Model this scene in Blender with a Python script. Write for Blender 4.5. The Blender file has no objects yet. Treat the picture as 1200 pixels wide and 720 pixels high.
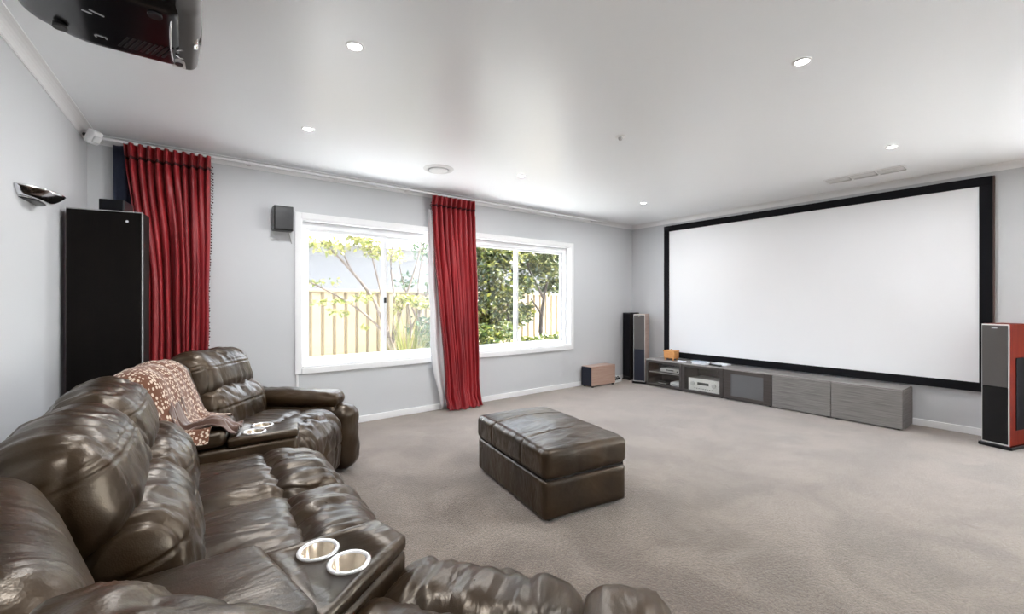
import bpy, bmesh, math, random
from mathutils import Vector, Matrix, noise
from mathutils.bvhtree import BVHTree

R = math.radians
scene = bpy.context.scene
C = scene.collection

# ------------------------------------------------------------------ camera
cam_d = bpy.data.cameras.new('camera')
cam_d.sensor_width = 36.0
cam_d.lens = 507.0 / 1200.0 * 36.0
cam_d.shift_y = -0.005
cam_d.clip_start = 0.02
cam = bpy.data.objects.new('camera', cam_d)
C.objects.link(cam)
cam.location = (0, 0, 1.26)
cam.rotation_euler = (R(90), 0, R(-37.12))
scene.camera = cam

# ------------------------------------------------------------------ world, sun, exposure
world = bpy.data.worlds.new('world')
scene.world = world
world.use_nodes = True
wn = world.node_tree.nodes
wl = world.node_tree.links
wn.clear()
w_out = wn.new('ShaderNodeOutputWorld')
w_bg = wn.new('ShaderNodeBackground')
w_sky = wn.new('ShaderNodeTexSky')
w_sky.sky_type = 'NISHITA'
w_sky.sun_disc = False
w_sky.sun_elevation = R(48)
w_sky.sun_rotation = R(105)
w_sky.air_density = 1.0
w_sky.dust_density = 3.0
w_mix = wn.new('ShaderNodeMixRGB')
w_mix.inputs['Fac'].default_value = 0.55
w_mix.inputs['Color2'].default_value = (5.0, 5.1, 5.3, 1)
wl.new(w_sky.outputs['Color'], w_mix.inputs['Color1'])
wl.new(w_mix.outputs['Color'], w_bg.inputs['Color'])
w_bg.inputs['Strength'].default_value = 0.62
wl.new(w_bg.outputs['Background'], w_out.inputs['Surface'])

sun_d = bpy.data.lights.new('sun', 'SUN')
sun_d.energy = 14.0
sun_d.angle = R(1.5)
sun_d.color = (1.0, 0.96, 0.90)
sun = bpy.data.objects.new('sun', sun_d)
C.objects.link(sun)
sun.location = (0, 0, 12)
sun.rotation_euler = Vector((-0.88, 0.15, -1.0)).to_track_quat('-Z', 'Y').to_euler()

scene.view_settings.view_transform = 'Standard'
scene.view_settings.look = 'None'
scene.view_settings.gamma = 1.0
scene.view_settings.use_curve_mapping = False
scene.view_settings.exposure = 1.84
DOWNLIGHT_POWER = 4.7

# ------------------------------------------------------------------ key dimensions
H = 2.53          # ceiling
WY = 4.562        # window wall
SX = 5.98         # screen wall
SOUTH = -3.2      # wall behind the camera
def left_x(y):    # the left wall is slightly out of square
    return -0.59 - 0.0474 * (WY - y)

# ------------------------------------------------------------------ materials
def set_in(node, name, val):
    if name in node.inputs:
        node.inputs[name].default_value = val

def mat(name, col, rough=0.5, metal=0.0, spec=0.5, var=None, var_scale=8.0, var_stretch=(1, 1, 1),
        bump=0.0, bump_scale=60.0, bump_stretch=(1, 1, 1), bump_dist=0.01, sheen=0.0, coat=0.0,
        emit=None, emit_strength=0.0, coords='Object', detail=3.0):
    m = bpy.data.materials.new(name)
    m.use_nodes = True
    nt = m.node_tree
    b = nt.nodes['Principled BSDF']
    c4 = (col[0], col[1], col[2], 1)
    set_in(b, 'Base Color', c4)
    set_in(b, 'Roughness', rough)
    set_in(b, 'Metallic', metal)
    set_in(b, 'Specular IOR Level', spec)
    set_in(b, 'Sheen Weight', sheen)
    set_in(b, 'Coat Weight', coat)
    if emit:
        set_in(b, 'Emission Color', (emit[0], emit[1], emit[2], 1))
        set_in(b, 'Emission Strength', emit_strength)
    tc = None
    if var or bump:
        tc = nt.nodes.new('ShaderNodeTexCoord')
    if var:
        mp = nt.nodes.new('ShaderNodeMapping')
        mp.inputs['Scale'].default_value = var_stretch
        nt.links.new(tc.outputs[coords], mp.inputs['Vector'])
        n = nt.nodes.new('ShaderNodeTexNoise')
        n.inputs['Scale'].default_value = var_scale
        n.inputs['Detail'].default_value = detail
        nt.links.new(mp.outputs['Vector'], n.inputs['Vector'])
        r = nt.nodes.new('ShaderNodeValToRGB')
        r.color_ramp.elements[0].position = 0.33
        r.color_ramp.elements[1].position = 0.67
        r.color_ramp.elements[0].color = c4
        r.color_ramp.elements[1].color = (var[0], var[1], var[2], 1)
        nt.links.new(n.outputs['Fac'], r.inputs['Fac'])
        nt.links.new(r.outputs['Color'], b.inputs['Base Color'])
    if bump:
        mp = nt.nodes.new('ShaderNodeMapping')
        mp.inputs['Scale'].default_value = bump_stretch
        nt.links.new(tc.outputs[coords], mp.inputs['Vector'])
        n = nt.nodes.new('ShaderNodeTexNoise')
        n.inputs['Scale'].default_value = bump_scale
        n.inputs['Detail'].default_value = 4.0
        nt.links.new(mp.outputs['Vector'], n.inputs['Vector'])
        bp = nt.nodes.new('ShaderNodeBump')
        bp.inputs['Strength'].default_value = bump
        bp.inputs['Distance'].default_value = bump_dist
        nt.links.new(n.outputs['Fac'], bp.inputs['Height'])
        nt.links.new(bp.outputs['Normal'], b.inputs['Normal'])
    return m

def glass_mat(name, tint=(1, 1, 1), gloss=0.08, rough=0.0):
    m = bpy.data.materials.new(name)
    m.use_nodes = True
    nt = m.node_tree
    nt.nodes.clear()
    o = nt.nodes.new('ShaderNodeOutputMaterial')
    t = nt.nodes.new('ShaderNodeBsdfTransparent')
    t.inputs['Color'].default_value = (*tint, 1)
    g = nt.nodes.new('ShaderNodeBsdfGlossy')
    g.inputs['Roughness'].default_value = rough
    mx = nt.nodes.new('ShaderNodeMixShader')
    mx.inputs['Fac'].default_value = gloss
    nt.links.new(t.outputs[0], mx.inputs[1])
    nt.links.new(g.outputs[0], mx.inputs[2])
    nt.links.new(mx.outputs[0], o.inputs['Surface'])
    return m

def leather_mat():
    m = mat('leather', (0.010, 0.0058, 0.0030), rough=0.33, spec=0.62, var=(0.038, 0.021, 0.009), var_scale=4.0)
    nt = m.node_tree
    b = nt.nodes['Principled BSDF']
    set_in(b, 'Specular Tint', (1.0, 0.87, 0.72, 1))
    tc = nt.nodes.new('ShaderNodeTexCoord')
    vor = nt.nodes.new('ShaderNodeTexVoronoi')
    vor.inputs['Scale'].default_value = 260
    nt.links.new(tc.outputs['Object'], vor.inputs['Vector'])
    no = nt.nodes.new('ShaderNodeTexNoise')
    no.inputs['Scale'].default_value = 9
    no.inputs['Detail'].default_value = 3
    no.inputs['Distortion'].default_value = 0.6
    mp = nt.nodes.new('ShaderNodeMapping')
    mp.inputs['Scale'].default_value = (0.45, 1.3, 0.7)
    nt.links.new(tc.outputs['Object'], mp.inputs['Vector'])
    nt.links.new(mp.outputs['Vector'], no.inputs['Vector'])
    b1 = nt.nodes.new('ShaderNodeBump')
    b1.inputs['Strength'].default_value = 0.5
    b1.inputs['Distance'].default_value = 0.02
    nt.links.new(no.outputs['Fac'], b1.inputs['Height'])
    b2 = nt.nodes.new('ShaderNodeBump')
    b2.inputs['Strength'].default_value = 0.10
    b2.inputs['Distance'].default_value = 0.002
    nt.links.new(vor.outputs['Distance'], b2.inputs['Height'])
    nt.links.new(b1.outputs['Normal'], b2.inputs['Normal'])
    nt.links.new(b2.outputs['Normal'], b.inputs['Normal'])
    rr = nt.nodes.new('ShaderNodeMapRange')
    rr.inputs['To Min'].default_value = 0.22
    rr.inputs['To Max'].default_value = 0.40
    nt.links.new(no.outputs['Fac'], rr.inputs['Value'])
    nt.links.new(rr.outputs['Result'], b.inputs['Roughness'])
    return m

def carpet_mat():
    m = mat('carpet', (0.30, 0.27, 0.25), rough=0.95, spec=0.1, sheen=1.0)
    nt = m.node_tree
    b = nt.nodes['Principled BSDF']
    set_in(b, 'Sheen Roughness', 0.45)
    set_in(b, 'Sheen Tint', (1.0, 0.93, 0.88, 1))
    tc = nt.nodes.new('ShaderNodeTexCoord')
    n1 = nt.nodes.new('ShaderNodeTexNoise')      # footmarks and vacuum sweeps
    n1.inputs['Scale'].default_value = 2.4
    n1.inputs['Detail'].default_value = 5
    n1.inputs['Roughness'].default_value = 0.62
    n1.inputs['Distortion'].default_value = 0.8
    nt.links.new(tc.outputs['Object'], n1.inputs['Vector'])
    n2 = nt.nodes.new('ShaderNodeTexNoise')      # tufts
    n2.inputs['Scale'].default_value = 75
    n2.inputs['Detail'].default_value = 6
    n2.inputs['Roughness'].default_value = 0.75
    nt.links.new(tc.outputs['Object'], n2.inputs['Vector'])
    r1 = nt.nodes.new('ShaderNodeValToRGB')
    r1.color_ramp.elements[0].position = 0.40
    r1.color_ramp.elements[0].color = (0.095, 0.068, 0.048, 1)
    r1.color_ramp.elements[1].position = 0.62
    r1.color_ramp.elements[1].color = (0.190, 0.150, 0.118, 1)
    nt.links.new(n1.outputs['Fac'], r1.inputs['Fac'])
    r2 = nt.nodes.new('ShaderNodeValToRGB')
    r2.color_ramp.elements[0].position = 0.36
    r2.color_ramp.elements[0].color = (0.40, 0.37, 0.34, 1)
    r2.color_ramp.elements[1].position = 0.64
    r2.color_ramp.elements[1].color = (1.45, 1.45, 1.45, 1)
    nt.links.new(n2.outputs['Fac'], r2.inputs['Fac'])
    mx = nt.nodes.new('ShaderNodeMixRGB')
    mx.blend_type = 'MULTIPLY'
    mx.inputs['Fac'].default_value = 1.0
    nt.links.new(r1.outputs['Color'], mx.inputs['Color1'])
    nt.links.new(r2.outputs['Color'], mx.inputs['Color2'])
    nt.links.new(mx.outputs['Color'], b.inputs['Base Color'])
    bp = nt.nodes.new('ShaderNodeBump')
    bp.inputs['Strength'].default_value = 0.6
    bp.inputs['Distance'].default_value = 0.008
    nt.links.new(n2.outputs['Fac'], bp.inputs['Height'])
    nt.links.new(bp.outputs['Normal'], b.inputs['Normal'])
    return m

def leaf_mat(name, cols):
    m = bpy.data.materials.new(name)
    m.use_nodes = True
    nt = m.node_tree
    b = nt.nodes['Principled BSDF']
    set_in(b, 'Roughness', 0.45)
    g = nt.nodes.new('ShaderNodeNewGeometry')
    r = nt.nodes.new('ShaderNodeValToRGB')
    els = r.color_ramp.elements
    while len(els) < len(cols):
        els.new(0.5)
    for i, c in enumerate(cols):
        els[i].position = i / max(1, len(cols) - 1)
        els[i].color = (*c, 1)
    nt.links.new(g.outputs['Random Per Island'], r.inputs['Fac'])
    nt.links.new(r.outputs['Color'], b.inputs['Base Color'])
    tr = nt.nodes.new('ShaderNodeBsdfTranslucent')
    nt.links.new(r.outputs['Color'], tr.inputs['Color'])
    mx = nt.nodes.new('ShaderNodeMixShader')
    mx.inputs['Fac'].default_value = 0.35
    nt.links.new(b.outputs[0], mx.inputs[1])
    nt.links.new(tr.outputs[0], mx.inputs[2])
    nt.links.new(mx.outputs[0], nt.nodes['Material Output'].inputs['Surface'])
    return m

def throw_mat():
    m = mat('patterned_throw', (0.20, 0.075, 0.03), rough=0.8, sheen=0.3)
    nt = m.node_tree
    b = nt.nodes['Principled BSDF']
    uv = nt.nodes.new('ShaderNodeTexCoord')
    mp = nt.nodes.new('ShaderNodeMapping')
    mp.inputs['Scale'].default_value = (62, 80, 42)
    mp.inputs['Rotation'].default_value = (0, 0, R(25))
    nt.links.new(uv.outputs['Object'], mp.inputs['Vector'])
    v = nt.nodes.new('ShaderNodeTexVoronoi')
    v.inputs['Scale'].default_value = 1.0
    v.inputs['Randomness'].default_value = 0.55
    nt.links.new(mp.outputs['Vector'], v.inputs['Vector'])
    r = nt.nodes.new('ShaderNodeValToRGB')
    r.color_ramp.interpolation = 'LINEAR'
    r.color_ramp.elements[0].position = 0.34
    r.color_ramp.elements[0].color = (0.66, 0.54, 0.42, 1)
    r.color_ramp.elements[1].position = 0.44
    r.color_ramp.elements[1].color = (0.135, 0.043, 0.014, 1)
    nt.links.new(v.outputs['Distance'], r.inputs['Fac'])
    nt.links.new(r.outputs['Color'], b.inputs['Base Color'])
    return m

M = {}
M['wall'] = mat('wall_paint', (0.605, 0.613, 0.625), rough=0.6, spec=0.25, bump=0.06, bump_scale=180, bump_dist=0.002)
M['ceiling'] = mat('ceiling_paint', (0.925, 0.94, 0.96), rough=0.30, spec=0.4)
M['white'] = mat('white_gloss_paint', (0.86, 0.86, 0.86), rough=0.3)
M['alu'] = mat('white_aluminium', (0.84, 0.85, 0.86), rough=0.35)
M['carpet'] = carpet_mat()
M['leather'] = leather_mat()
M['leather_dark'] = mat('dark_liner', (0.010, 0.008, 0.007), rough=0.8)
M['red'] = mat('red_silk', (0.20, 0.006, 0.010), rough=0.40, spec=0.45, var=(0.34, 0.012, 0.016), var_scale=3.0,
               var_stretch=(6, 6, 0.5), sheen=0.08, bump=0.12, bump_scale=120, bump_stretch=(1, 1, 0.1), bump_dist=0.004)
M['lining'] = mat('white_lining', (0.82, 0.82, 0.83), rough=0.8)
M['navy'] = mat('navy_lining', (0.020, 0.028, 0.055), rough=0.8)
M['fringe'] = mat('dark_fringe', (0.05, 0.008, 0.010), rough=0.8)
M['black'] = mat('black_satin', (0.010, 0.010, 0.011), rough=0.35)
M['black_matte'] = mat('black_velvet', (0.006, 0.006, 0.008), rough=0.85, spec=0.2)
M['black_gloss'] = mat('black_gloss', (0.004, 0.004, 0.005), rough=0.22, spec=0.35)
M['blackwood'] = mat('black_wood', (0.004, 0.003, 0.0025), rough=0.45, spec=0.12, var=(0.007, 0.005, 0.004), var_scale=6, var_stretch=(6, 6, 0.4))
M['edge'] = mat('pale_edge_strip', (0.45, 0.45, 0.45), rough=0.4)
M['screen'] = mat('screen_fabric', (0.86, 0.865, 0.88), rough=0.6, spec=0.2)
M['screen_side'] = mat('screen_side_wood', (0.085, 0.045, 0.038), rough=0.6)
M['cab_dark'] = mat('cabinet_dark_oak', (0.045, 0.036, 0.031), rough=0.45, var=(0.066, 0.054, 0.048), var_scale=4, var_stretch=(1, 1, 12))
M['cab_top'] = mat('cabinet_top_oak', (0.30, 0.28, 0.27), rough=0.25, var=(0.36, 0.34, 0.33), var_scale=4, var_stretch=(12, 1, 1))
M['cab_grey'] = mat('cabinet_grey_oak', (0.155, 0.143, 0.135), rough=0.5, var=(0.275, 0.258, 0.245), var_scale=5, var_stretch=(1, 0.8, 26), detail=6)
M['smoke'] = glass_mat('smoked_glass', (0.93, 0.93, 0.92), 0.06, 0.02)
M['frost'] = mat('frosted_grey_glass', (0.13, 0.13, 0.135), rough=0.22, spec=0.6)
M['silver'] = mat('brushed_silver', (0.72, 0.72, 0.70), rough=0.35, metal=0.35)
M['champagne'] = mat('pale_silver_face', (0.95, 0.95, 0.92), rough=0.4)
M['chrome'] = mat('chrome', (0.82, 0.82, 0.84), rough=0.12, metal=1.0)
M['steel'] = mat('cup_steel', (0.70, 0.58, 0.44), rough=0.22, metal=1.0)
M['rim'] = mat('polished_rim', (0.93, 0.93, 0.93), rough=0.18, metal=0.6)
M['cherry'] = mat('cherry_veneer', (0.13, 0.010, 0.003), rough=0.5, spec=0.08, var=(0.18, 0.016, 0.005), var_scale=5, var_stretch=(5, 5, 0.4))
M['walnut'] = mat('pinkish_walnut_veneer', (0.42, 0.27, 0.21), rough=0.35, var=(0.50, 0.35, 0.28), var_scale=5, var_stretch=(0.6, 2, 8), coat=0.2)
M['oak'] = mat('orange_wood', (0.52, 0.22, 0.065), rough=0.45, var=(0.62, 0.30, 0.10), var_scale=9, var_stretch=(1, 1, 5))
M['grille'] = mat('speaker_grille_cloth', (0.085, 0.078, 0.075), rough=0.75, bump=0.3, bump_scale=500, bump_dist=0.001)
M['grille_navy'] = mat('navy_grille_cloth', (0.006, 0.009, 0.022), rough=0.5)
M['cone'] = mat('speaker_cone', (0.02, 0.02, 0.022), rough=0.4)
M['paper'] = mat('paper', (0.80, 0.82, 0.85), rough=0.6)
M['bluegrey'] = mat('pale_blue_cover', (0.45, 0.52, 0.62), rough=0.4)
M['screen_lcd'] = mat('display_window', (0.05, 0.055, 0.05), rough=0.2)
M['glass'] = glass_mat('window_glass', (0.97, 0.985, 0.98), 0.06)
M['lamp_glow'] = mat('downlight_lens', (1, 1, 1), rough=0.4, emit=(1.0, 0.97, 0.93), emit_strength=14.0)
M['vent'] = mat('vent_white', (0.70, 0.70, 0.70), rough=0.5)
M['vent_dark'] = mat('vent_inside', (0.48, 0.48, 0.48), rough=0.8)
M['throw'] = throw_mat()
M['throw_back'] = mat('brown_satin', (0.085, 0.040, 0.024), rough=0.4, sheen=0.4, var=(0.12, 0.06, 0.04), var_scale=6)
M['fence'] = mat('cream_fence_steel', (0.185, 0.142, 0.082), rough=0.6, var=(0.215, 0.168, 0.105), var_scale=2.5)
M['house'] = mat('grey_render', (0.115, 0.115, 0.12), rough=0.8)
M['patio_bounce'] = mat('bounce_paving', (0.76, 0.77, 0.78), rough=0.8)
M['roof'] = mat('pale_roof_tile', (0.26, 0.26, 0.26), rough=0.7)
M['soil_bounce'] = mat('bounce_gravel', (0.60, 0.61, 0.62), rough=0.95, var=(0.74, 0.75, 0.76), var_scale=6, bump=0.6, bump_scale=20, bump_dist=0.03)  # ground colour made pale to bounce sun onto the ceiling
M['bark'] = mat('bark', (0.075, 0.055, 0.042), rough=0.85, var=(0.14, 0.11, 0.09), var_scale=14, bump=0.5, bump_scale=30)
M['bark_dark'] = mat('dark_bark', (0.022, 0.015, 0.010), rough=0.9, var=(0.04, 0.028, 0.02), var_scale=14)
M['leaf_pale'] = leaf_mat('pale_leaves', [(0.10, 0.135, 0.02), (0.19, 0.19, 0.045), (0.30, 0.27, 0.10), (0.08, 0.11, 0.02)])
M['leaf_mid'] = leaf_mat('mid_leaves', [(0.022, 0.045, 0.010), (0.06, 0.085, 0.018), (0.15, 0.15, 0.03), (0.035, 0.065, 0.016)])
M['leaf_dark'] = leaf_mat('dark_leaves', [(0.012, 0.024, 0.006), (0.035, 0.052, 0.010), (0.16, 0.155, 0.03), (0.02, 0.036, 0.008)])
M['leaf_teal'] = leaf_mat('blue_green_leaves', [(0.022, 0.050, 0.026), (0.055, 0.10, 0.055), (0.12, 0.15, 0.07)])
M['blade'] = leaf_mat('strap_leaves', [(0.035, 0.055, 0.008), (0.10, 0.11, 0.018), (0.17, 0.15, 0.03)])

# ------------------------------------------------------------------ helpers
def link_mesh(name, me, material, parent=None, smooth=False):
    o = bpy.data.objects.new(name, me)
    C.objects.link(o)
    if material is not None:
        me.materials.append(material)
    if smooth:
        me.polygons.foreach_set('use_smooth', [True] * len(me.polygons))
    if parent is not None:
        o.parent = parent
    return o

def from_bm(name, bm, material, parent=None, smooth=False):
    me = bpy.data.meshes.new(name)
    bm.normal_update()
    bm.to_mesh(me)
    bm.free()
    return link_mesh(name, me, material, parent, smooth)

def tag(o, label=None, cat=None, group=None, kind=None):
    if label:
        o['label'] = label
    if cat:
        o['category'] = cat
    if group:
        o['group'] = group
    if kind:
        o['kind'] = kind
    return o

def thing(name, label, cat, loc=(0, 0, 0), rz=0.0, group=None):
    o = bpy.data.objects.new(name, None)
    o.empty_display_size = 0.1
    C.objects.link(o)
    o.location = loc
    o.rotation_euler = (0, 0, rz)
    return tag(o, label, cat, group)

def bm_box(bm, x0, x1, y0, y1, z0, z1, bev=0.0, seg=2):
    mtx = Matrix.Translation(((x0 + x1) / 2, (y0 + y1) / 2, (z0 + z1) / 2)) @ Matrix.Diagonal((abs(x1 - x0), abs(y1 - y0), abs(z1 - z0), 1))
    r = bmesh.ops.create_cube(bm, size=1.0, matrix=mtx)
    if bev > 0:
        es = set()
        for v in r['verts']:
            es.update(v.link_edges)
        bmesh.ops.bevel(bm, geom=list(es), offset=bev, segments=seg, profile=0.5, affect='EDGES')

def box(name, x0, x1, y0, y1, z0, z1, m, parent=None, bev=0.0, seg=2, smooth=False):
    bm = bmesh.new()
    bm_box(bm, x0, x1, y0, y1, z0, z1, bev, seg)
    return from_bm(name, bm, m, parent, smooth)

def bm_cyl(bm, p0, p1, r0, r1=None, seg=20, caps=True):
    r1 = r0 if r1 is None else r1
    p0, p1 = Vector(p0), Vector(p1)
    d = p1 - p0
    q = d.to_track_quat('Z', 'Y').to_matrix().to_4x4()
    bmesh.ops.create_cone(bm, cap_ends=caps, segments=seg, radius1=r0, radius2=r1, depth=d.length,
                          matrix=Matrix.Translation((p0 + p1) / 2) @ q)

def cyl(name, p0, p1, r0, m, parent=None, r1=None, seg=24, smooth=True, bev=0.0):
    bm = bmesh.new()
    bm_cyl(bm, p0, p1, r0, r1, seg)
    if bev:
        es = [e for e in bm.edges if len(e.link_faces) == 2 and any(len(f.verts) > 4 for f in e.link_faces)]
        bmesh.ops.bevel(bm, geom=es, offset=bev, segments=2, profile=0.5, affect='EDGES')
    o = from_bm(name, bm, m, parent, False)
    if smooth:
        me = o.data
        me.polygons.foreach_set('use_smooth', [len(p.vertices) <= 4 for p in me.polygons])
    return o

def lathe(name, prof, m, parent=None, seg=32, smooth=True, closed=False):
    """profile of (radius, z), turned about local z"""
    vs, fs = [], []
    n = len(prof)
    for i in range(seg):
        a = 2 * math.pi * i / seg
        for r, z in prof:
            vs.append((r * math.cos(a), r * math.sin(a), z))
    lim = n if closed else n - 1
    for i in range(seg):
        j = (i + 1) % seg
        for k in range(lim):
            k2 = (k + 1) % n
            fs.append((i * n + k, j * n + k, j * n + k2, i * n + k2))
    me = bpy.data.meshes.new(name)
    me.from_pydata(vs, [], fs)
    bm = bmesh.new()
    bm.from_mesh(me)
    bmesh.ops.remove_doubles(bm, verts=bm.verts, dist=1e-5)
    bmesh.ops.recalc_face_normals(bm, faces=bm.faces)
    bm.to_mesh(me)
    bm.free()
    return link_mesh(name, me, m, parent, smooth)

def bm_tube(bm, pts, radii, seg=8):
    pts = [Vector(p) for p in pts]
    if not hasattr(radii, '__len__'):
        radii = [radii] * len(pts)
    rings = []
    for i, p in enumerate(pts):
        if i == 0:
            d = pts[1] - pts[0]
        elif i == len(pts) - 1:
            d = pts[-1] - pts[-2]
        else:
            d = (pts[i + 1] - pts[i - 1])
        q = d.normalized().to_track_quat('Z', 'Y')
        rings.append([bm.verts.new(p + q @ Vector((radii[i] * math.cos(2 * math.pi * k / seg), radii[i] * math.sin(2 * math.pi * k / seg), 0))) for k in range(seg)])
    for a, b in zip(rings[:-1], rings[1:]):
        for k in range(seg):
            bm.faces.new((a[k], a[(k + 1) % seg], b[(k + 1) % seg], b[k]))
    bm.faces.new(list(reversed(rings[0])))
    bm.faces.new(rings[-1])

def smooth_path(pts, n=6):
    """Catmull-Rom through the points"""
    P = [Vector(p) for p in pts]
    P = [P[0] * 2 - P[1]] + P + [P[-1] * 2 - P[-2]]
    out = []
    for i in range(1, len(P) - 2):
        for k in range(n):
            t = k / n
            a, b, c, d = P[i - 1], P[i], P[i + 1], P[i + 2]
            out.append(0.5 * ((2 * b) + (c - a) * t + (2 * a - 5 * b + 4 * c - d) * t * t + (3 * b - a - 3 * c + d) * t ** 3))
    out.append(P[-2])
    return out

def tube(name, pts, r, m, parent=None, seg=8, curve=6):
    bm = bmesh.new()
    bm_tube(bm, smooth_path(pts, curve) if curve else pts, r, seg)
    return from_bm(name, bm, m, parent, True)

def prism(name, poly, z0, z1, m, parent=None, bev=0.0, seg=3, smooth=False, sub=0):
    bm = bmesh.new()
    lo = [bm.verts.new((x, y, z0)) for x, y in poly]
    hi = [bm.verts.new((x, y, z1)) for x, y in poly]
    bm.faces.new(list(reversed(lo)))
    bm.faces.new(hi)
    n = len(poly)
    for i in range(n):
        bm.faces.new((lo[i], lo[(i + 1) % n], hi[(i + 1) % n], hi[i]))
    bmesh.ops.recalc_face_normals(bm, faces=bm.faces)
    if bev:
        bmesh.ops.bevel(bm, geom=list(bm.edges), offset=bev, segments=seg, profile=0.5, affect='EDGES')
    return from_bm(name, bm, m, parent, smooth)

def smoothstep(a, b, x):
    t = max(0.0, min(1.0, (x - a) / (b - a)))
    return t * t * (3 - 2 * t)

def cushion(name, half, r, puff, m, parent=None, loc=(0, 0, 0), tilt=0.0, seed=0, n=(18, 26, 16),
            wr=0.006, wf=(4, 9, 5), gather=0.0, gaxis=1, gfreq=26.0, gedge=(0,), seams=(), deform=None, rz=0.0):
    """a stuffed leather pad: a rounded box, blown up, with wrinkles, gathers at its edges and stitched seams"""
    hx, hy, hz = half
    bm = bmesh.new()
    verts = {}
    def vert(p):
        k = (round(p[0], 5), round(p[1], 5), round(p[2], 5))
        if k not in verts:
            verts[k] = bm.verts.new(p)
        return verts[k]
    ts = []
    for k in n:
        ts.append([math.sin(math.pi / 2 * (2 * i / k - 1)) * 0.35 + (2 * i / k - 1) * 0.65 for i in range(k + 1)])
    for ax in range(3):
        u, w = (ax + 1) % 3, (ax + 2) % 3
        for s in (-1, 1):
            grid = []
            for a in ts[u]:
                row = []
                for b_ in ts[w]:
                    p = [0, 0, 0]
                    p[ax], p[u], p[w] = s, a, b_
                    row.append(vert(p))
                grid.append(row)
            for i in range(len(grid) - 1):
                for j in range(len(grid[0]) - 1):
                    q = (grid[i][j], grid[i + 1][j], grid[i + 1][j + 1], grid[i][j + 1])
                    bm.faces.new(q if s > 0 else tuple(reversed(q)))
    inner = (max(hx - r, 1e-4), max(hy - r, 1e-4), max(hz - r, 1e-4))
    for v in bm.verts:
        p = Vector((v.co.x * hx, v.co.y * hy, v.co.z * hz))
        i = Vector((max(-inner[0], min(inner[0], p.x)), max(-inner[1], min(inner[1], p.y)), max(-inner[2], min(inner[2], p.z))))
        d = p - i
        if d.length > 1e-9:
            p = i + d.normalized() * min(r, min(hx, hy, hz))
        nx, ny, nz = p.x / hx, p.y / hy, p.z / hz
        fx, fy, fz = max(0, 1 - nx * nx), max(0, 1 - ny * ny), max(0, 1 - nz * nz)
        v.co = Vector((p.x * (1 + puff[0] * fy * fz), p.y * (1 + puff[1] * fx * fz), p.z * (1 + puff[2] * fx * fy)))
    bm.normal_update()
    off = Vector((seed * 7.31, seed * 3.17, seed * 11.9))
    nor = [v.normal.copy() for v in bm.verts]
    for v, nn in zip(list(bm.verts), nor):
        c = v.co
        d = 0.0
        if wr:
            a = noise.noise(Vector((c.x * wf[0], c.y * wf[1], c.z * wf[2])) + off)
            b_ = noise.noise(Vector((c.x * wf[0] * 2.1, c.y * wf[1] * 2.3, c.z * wf[2] * 1.9)) + off * 2)
            d += wr * (a + 0.5 * b_) - wr * 0.9 * max(0.0, 0.16 - abs(a)) / 0.16
        if gather:
            for ge in gedge:
                e = (c[ge] / half[ge])
                msk = smoothstep(0.50, 1.0, abs(e))
                g = noise.noise(Vector((c[gaxis] * gfreq + 1.5 * noise.noise(Vector((e * 2, seed, c[gaxis] * 3))), e * 1.2, 0)) + off)
                d += gather * msk * (0.55 - 1.9 * abs(g))
        for sa, pos, wd, dp in seams:
            t = abs(c[sa] - pos) / wd
            if t < 1:
                d -= dp * (1 - t) ** 2
        v.co = c + nn * d
        if deform:
            v.co = deform(v.co)
    o = from_bm(name, bm, m, parent, True)
    o.location = loc
    o.rotation_euler = (0, tilt, rz)
    return o

def sheet(name, fn, nu, nv, m, parent=None, thick=0.0, uv=False):
    vs, fs = [], []
    for j in range(nv + 1):
        for i in range(nu + 1):
            vs.append(fn(i / nu, j / nv))
    for j in range(nv):
        for i in range(nu):
            a = j * (nu + 1) + i
            fs.append((a, a + 1, a + nu + 2, a + nu + 1))
    me = bpy.data.meshes.new(name)
    me.from_pydata(vs, [], fs)
    if uv:
        l = me.uv_layers.new(name='UVMap')
        for p in me.polygons:
            for li in p.loop_indices:
                vi = me.loops[li].vertex_index
                l.data[li].uv = ((vi % (nu + 1)) / nu, (vi // (nu + 1)) / nv)
    o = link_mesh(name, me, m, parent, True)
    if thick:
        s = o.modifiers.new('thickness', 'SOLIDIFY')
        s.thickness = thick
        s.offset = 0
    return o

def struct(o):
    o['kind'] = 'structure'
    return o

# ================================================================== THE ROOM
# floor
lx0, lx1 = left_x(SOUTH), left_x(WY)
struct(box('floor', -1.3, SX + 0.25, SOUTH - 0.25, WY + 0.22, -0.12, 0.0, M['carpet']))
struct(box('ceiling', -1.3, SX + 0.25, SOUTH - 0.25, WY + 0.22, H, H + 0.15, M['ceiling']))
# wall with the windows: four pieces around one wide opening
OX0, OX1, OZ0, OZ1 = 0.90, 4.53, 0.62, 2.065
bm = bmesh.new()
bm_box(bm, -1.3, OX0, WY, WY + 0.20, 0, H)
bm_box(bm, OX1, SX + 0.25, WY, WY + 0.20, 0, H)
bm_box(bm, OX0, OX1, WY, WY + 0.20, 0, OZ0)
bm_box(bm, OX0, OX1, WY, WY + 0.20, OZ1, H)
struct(from_bm('wall_back', bm, M['wall']))
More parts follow.
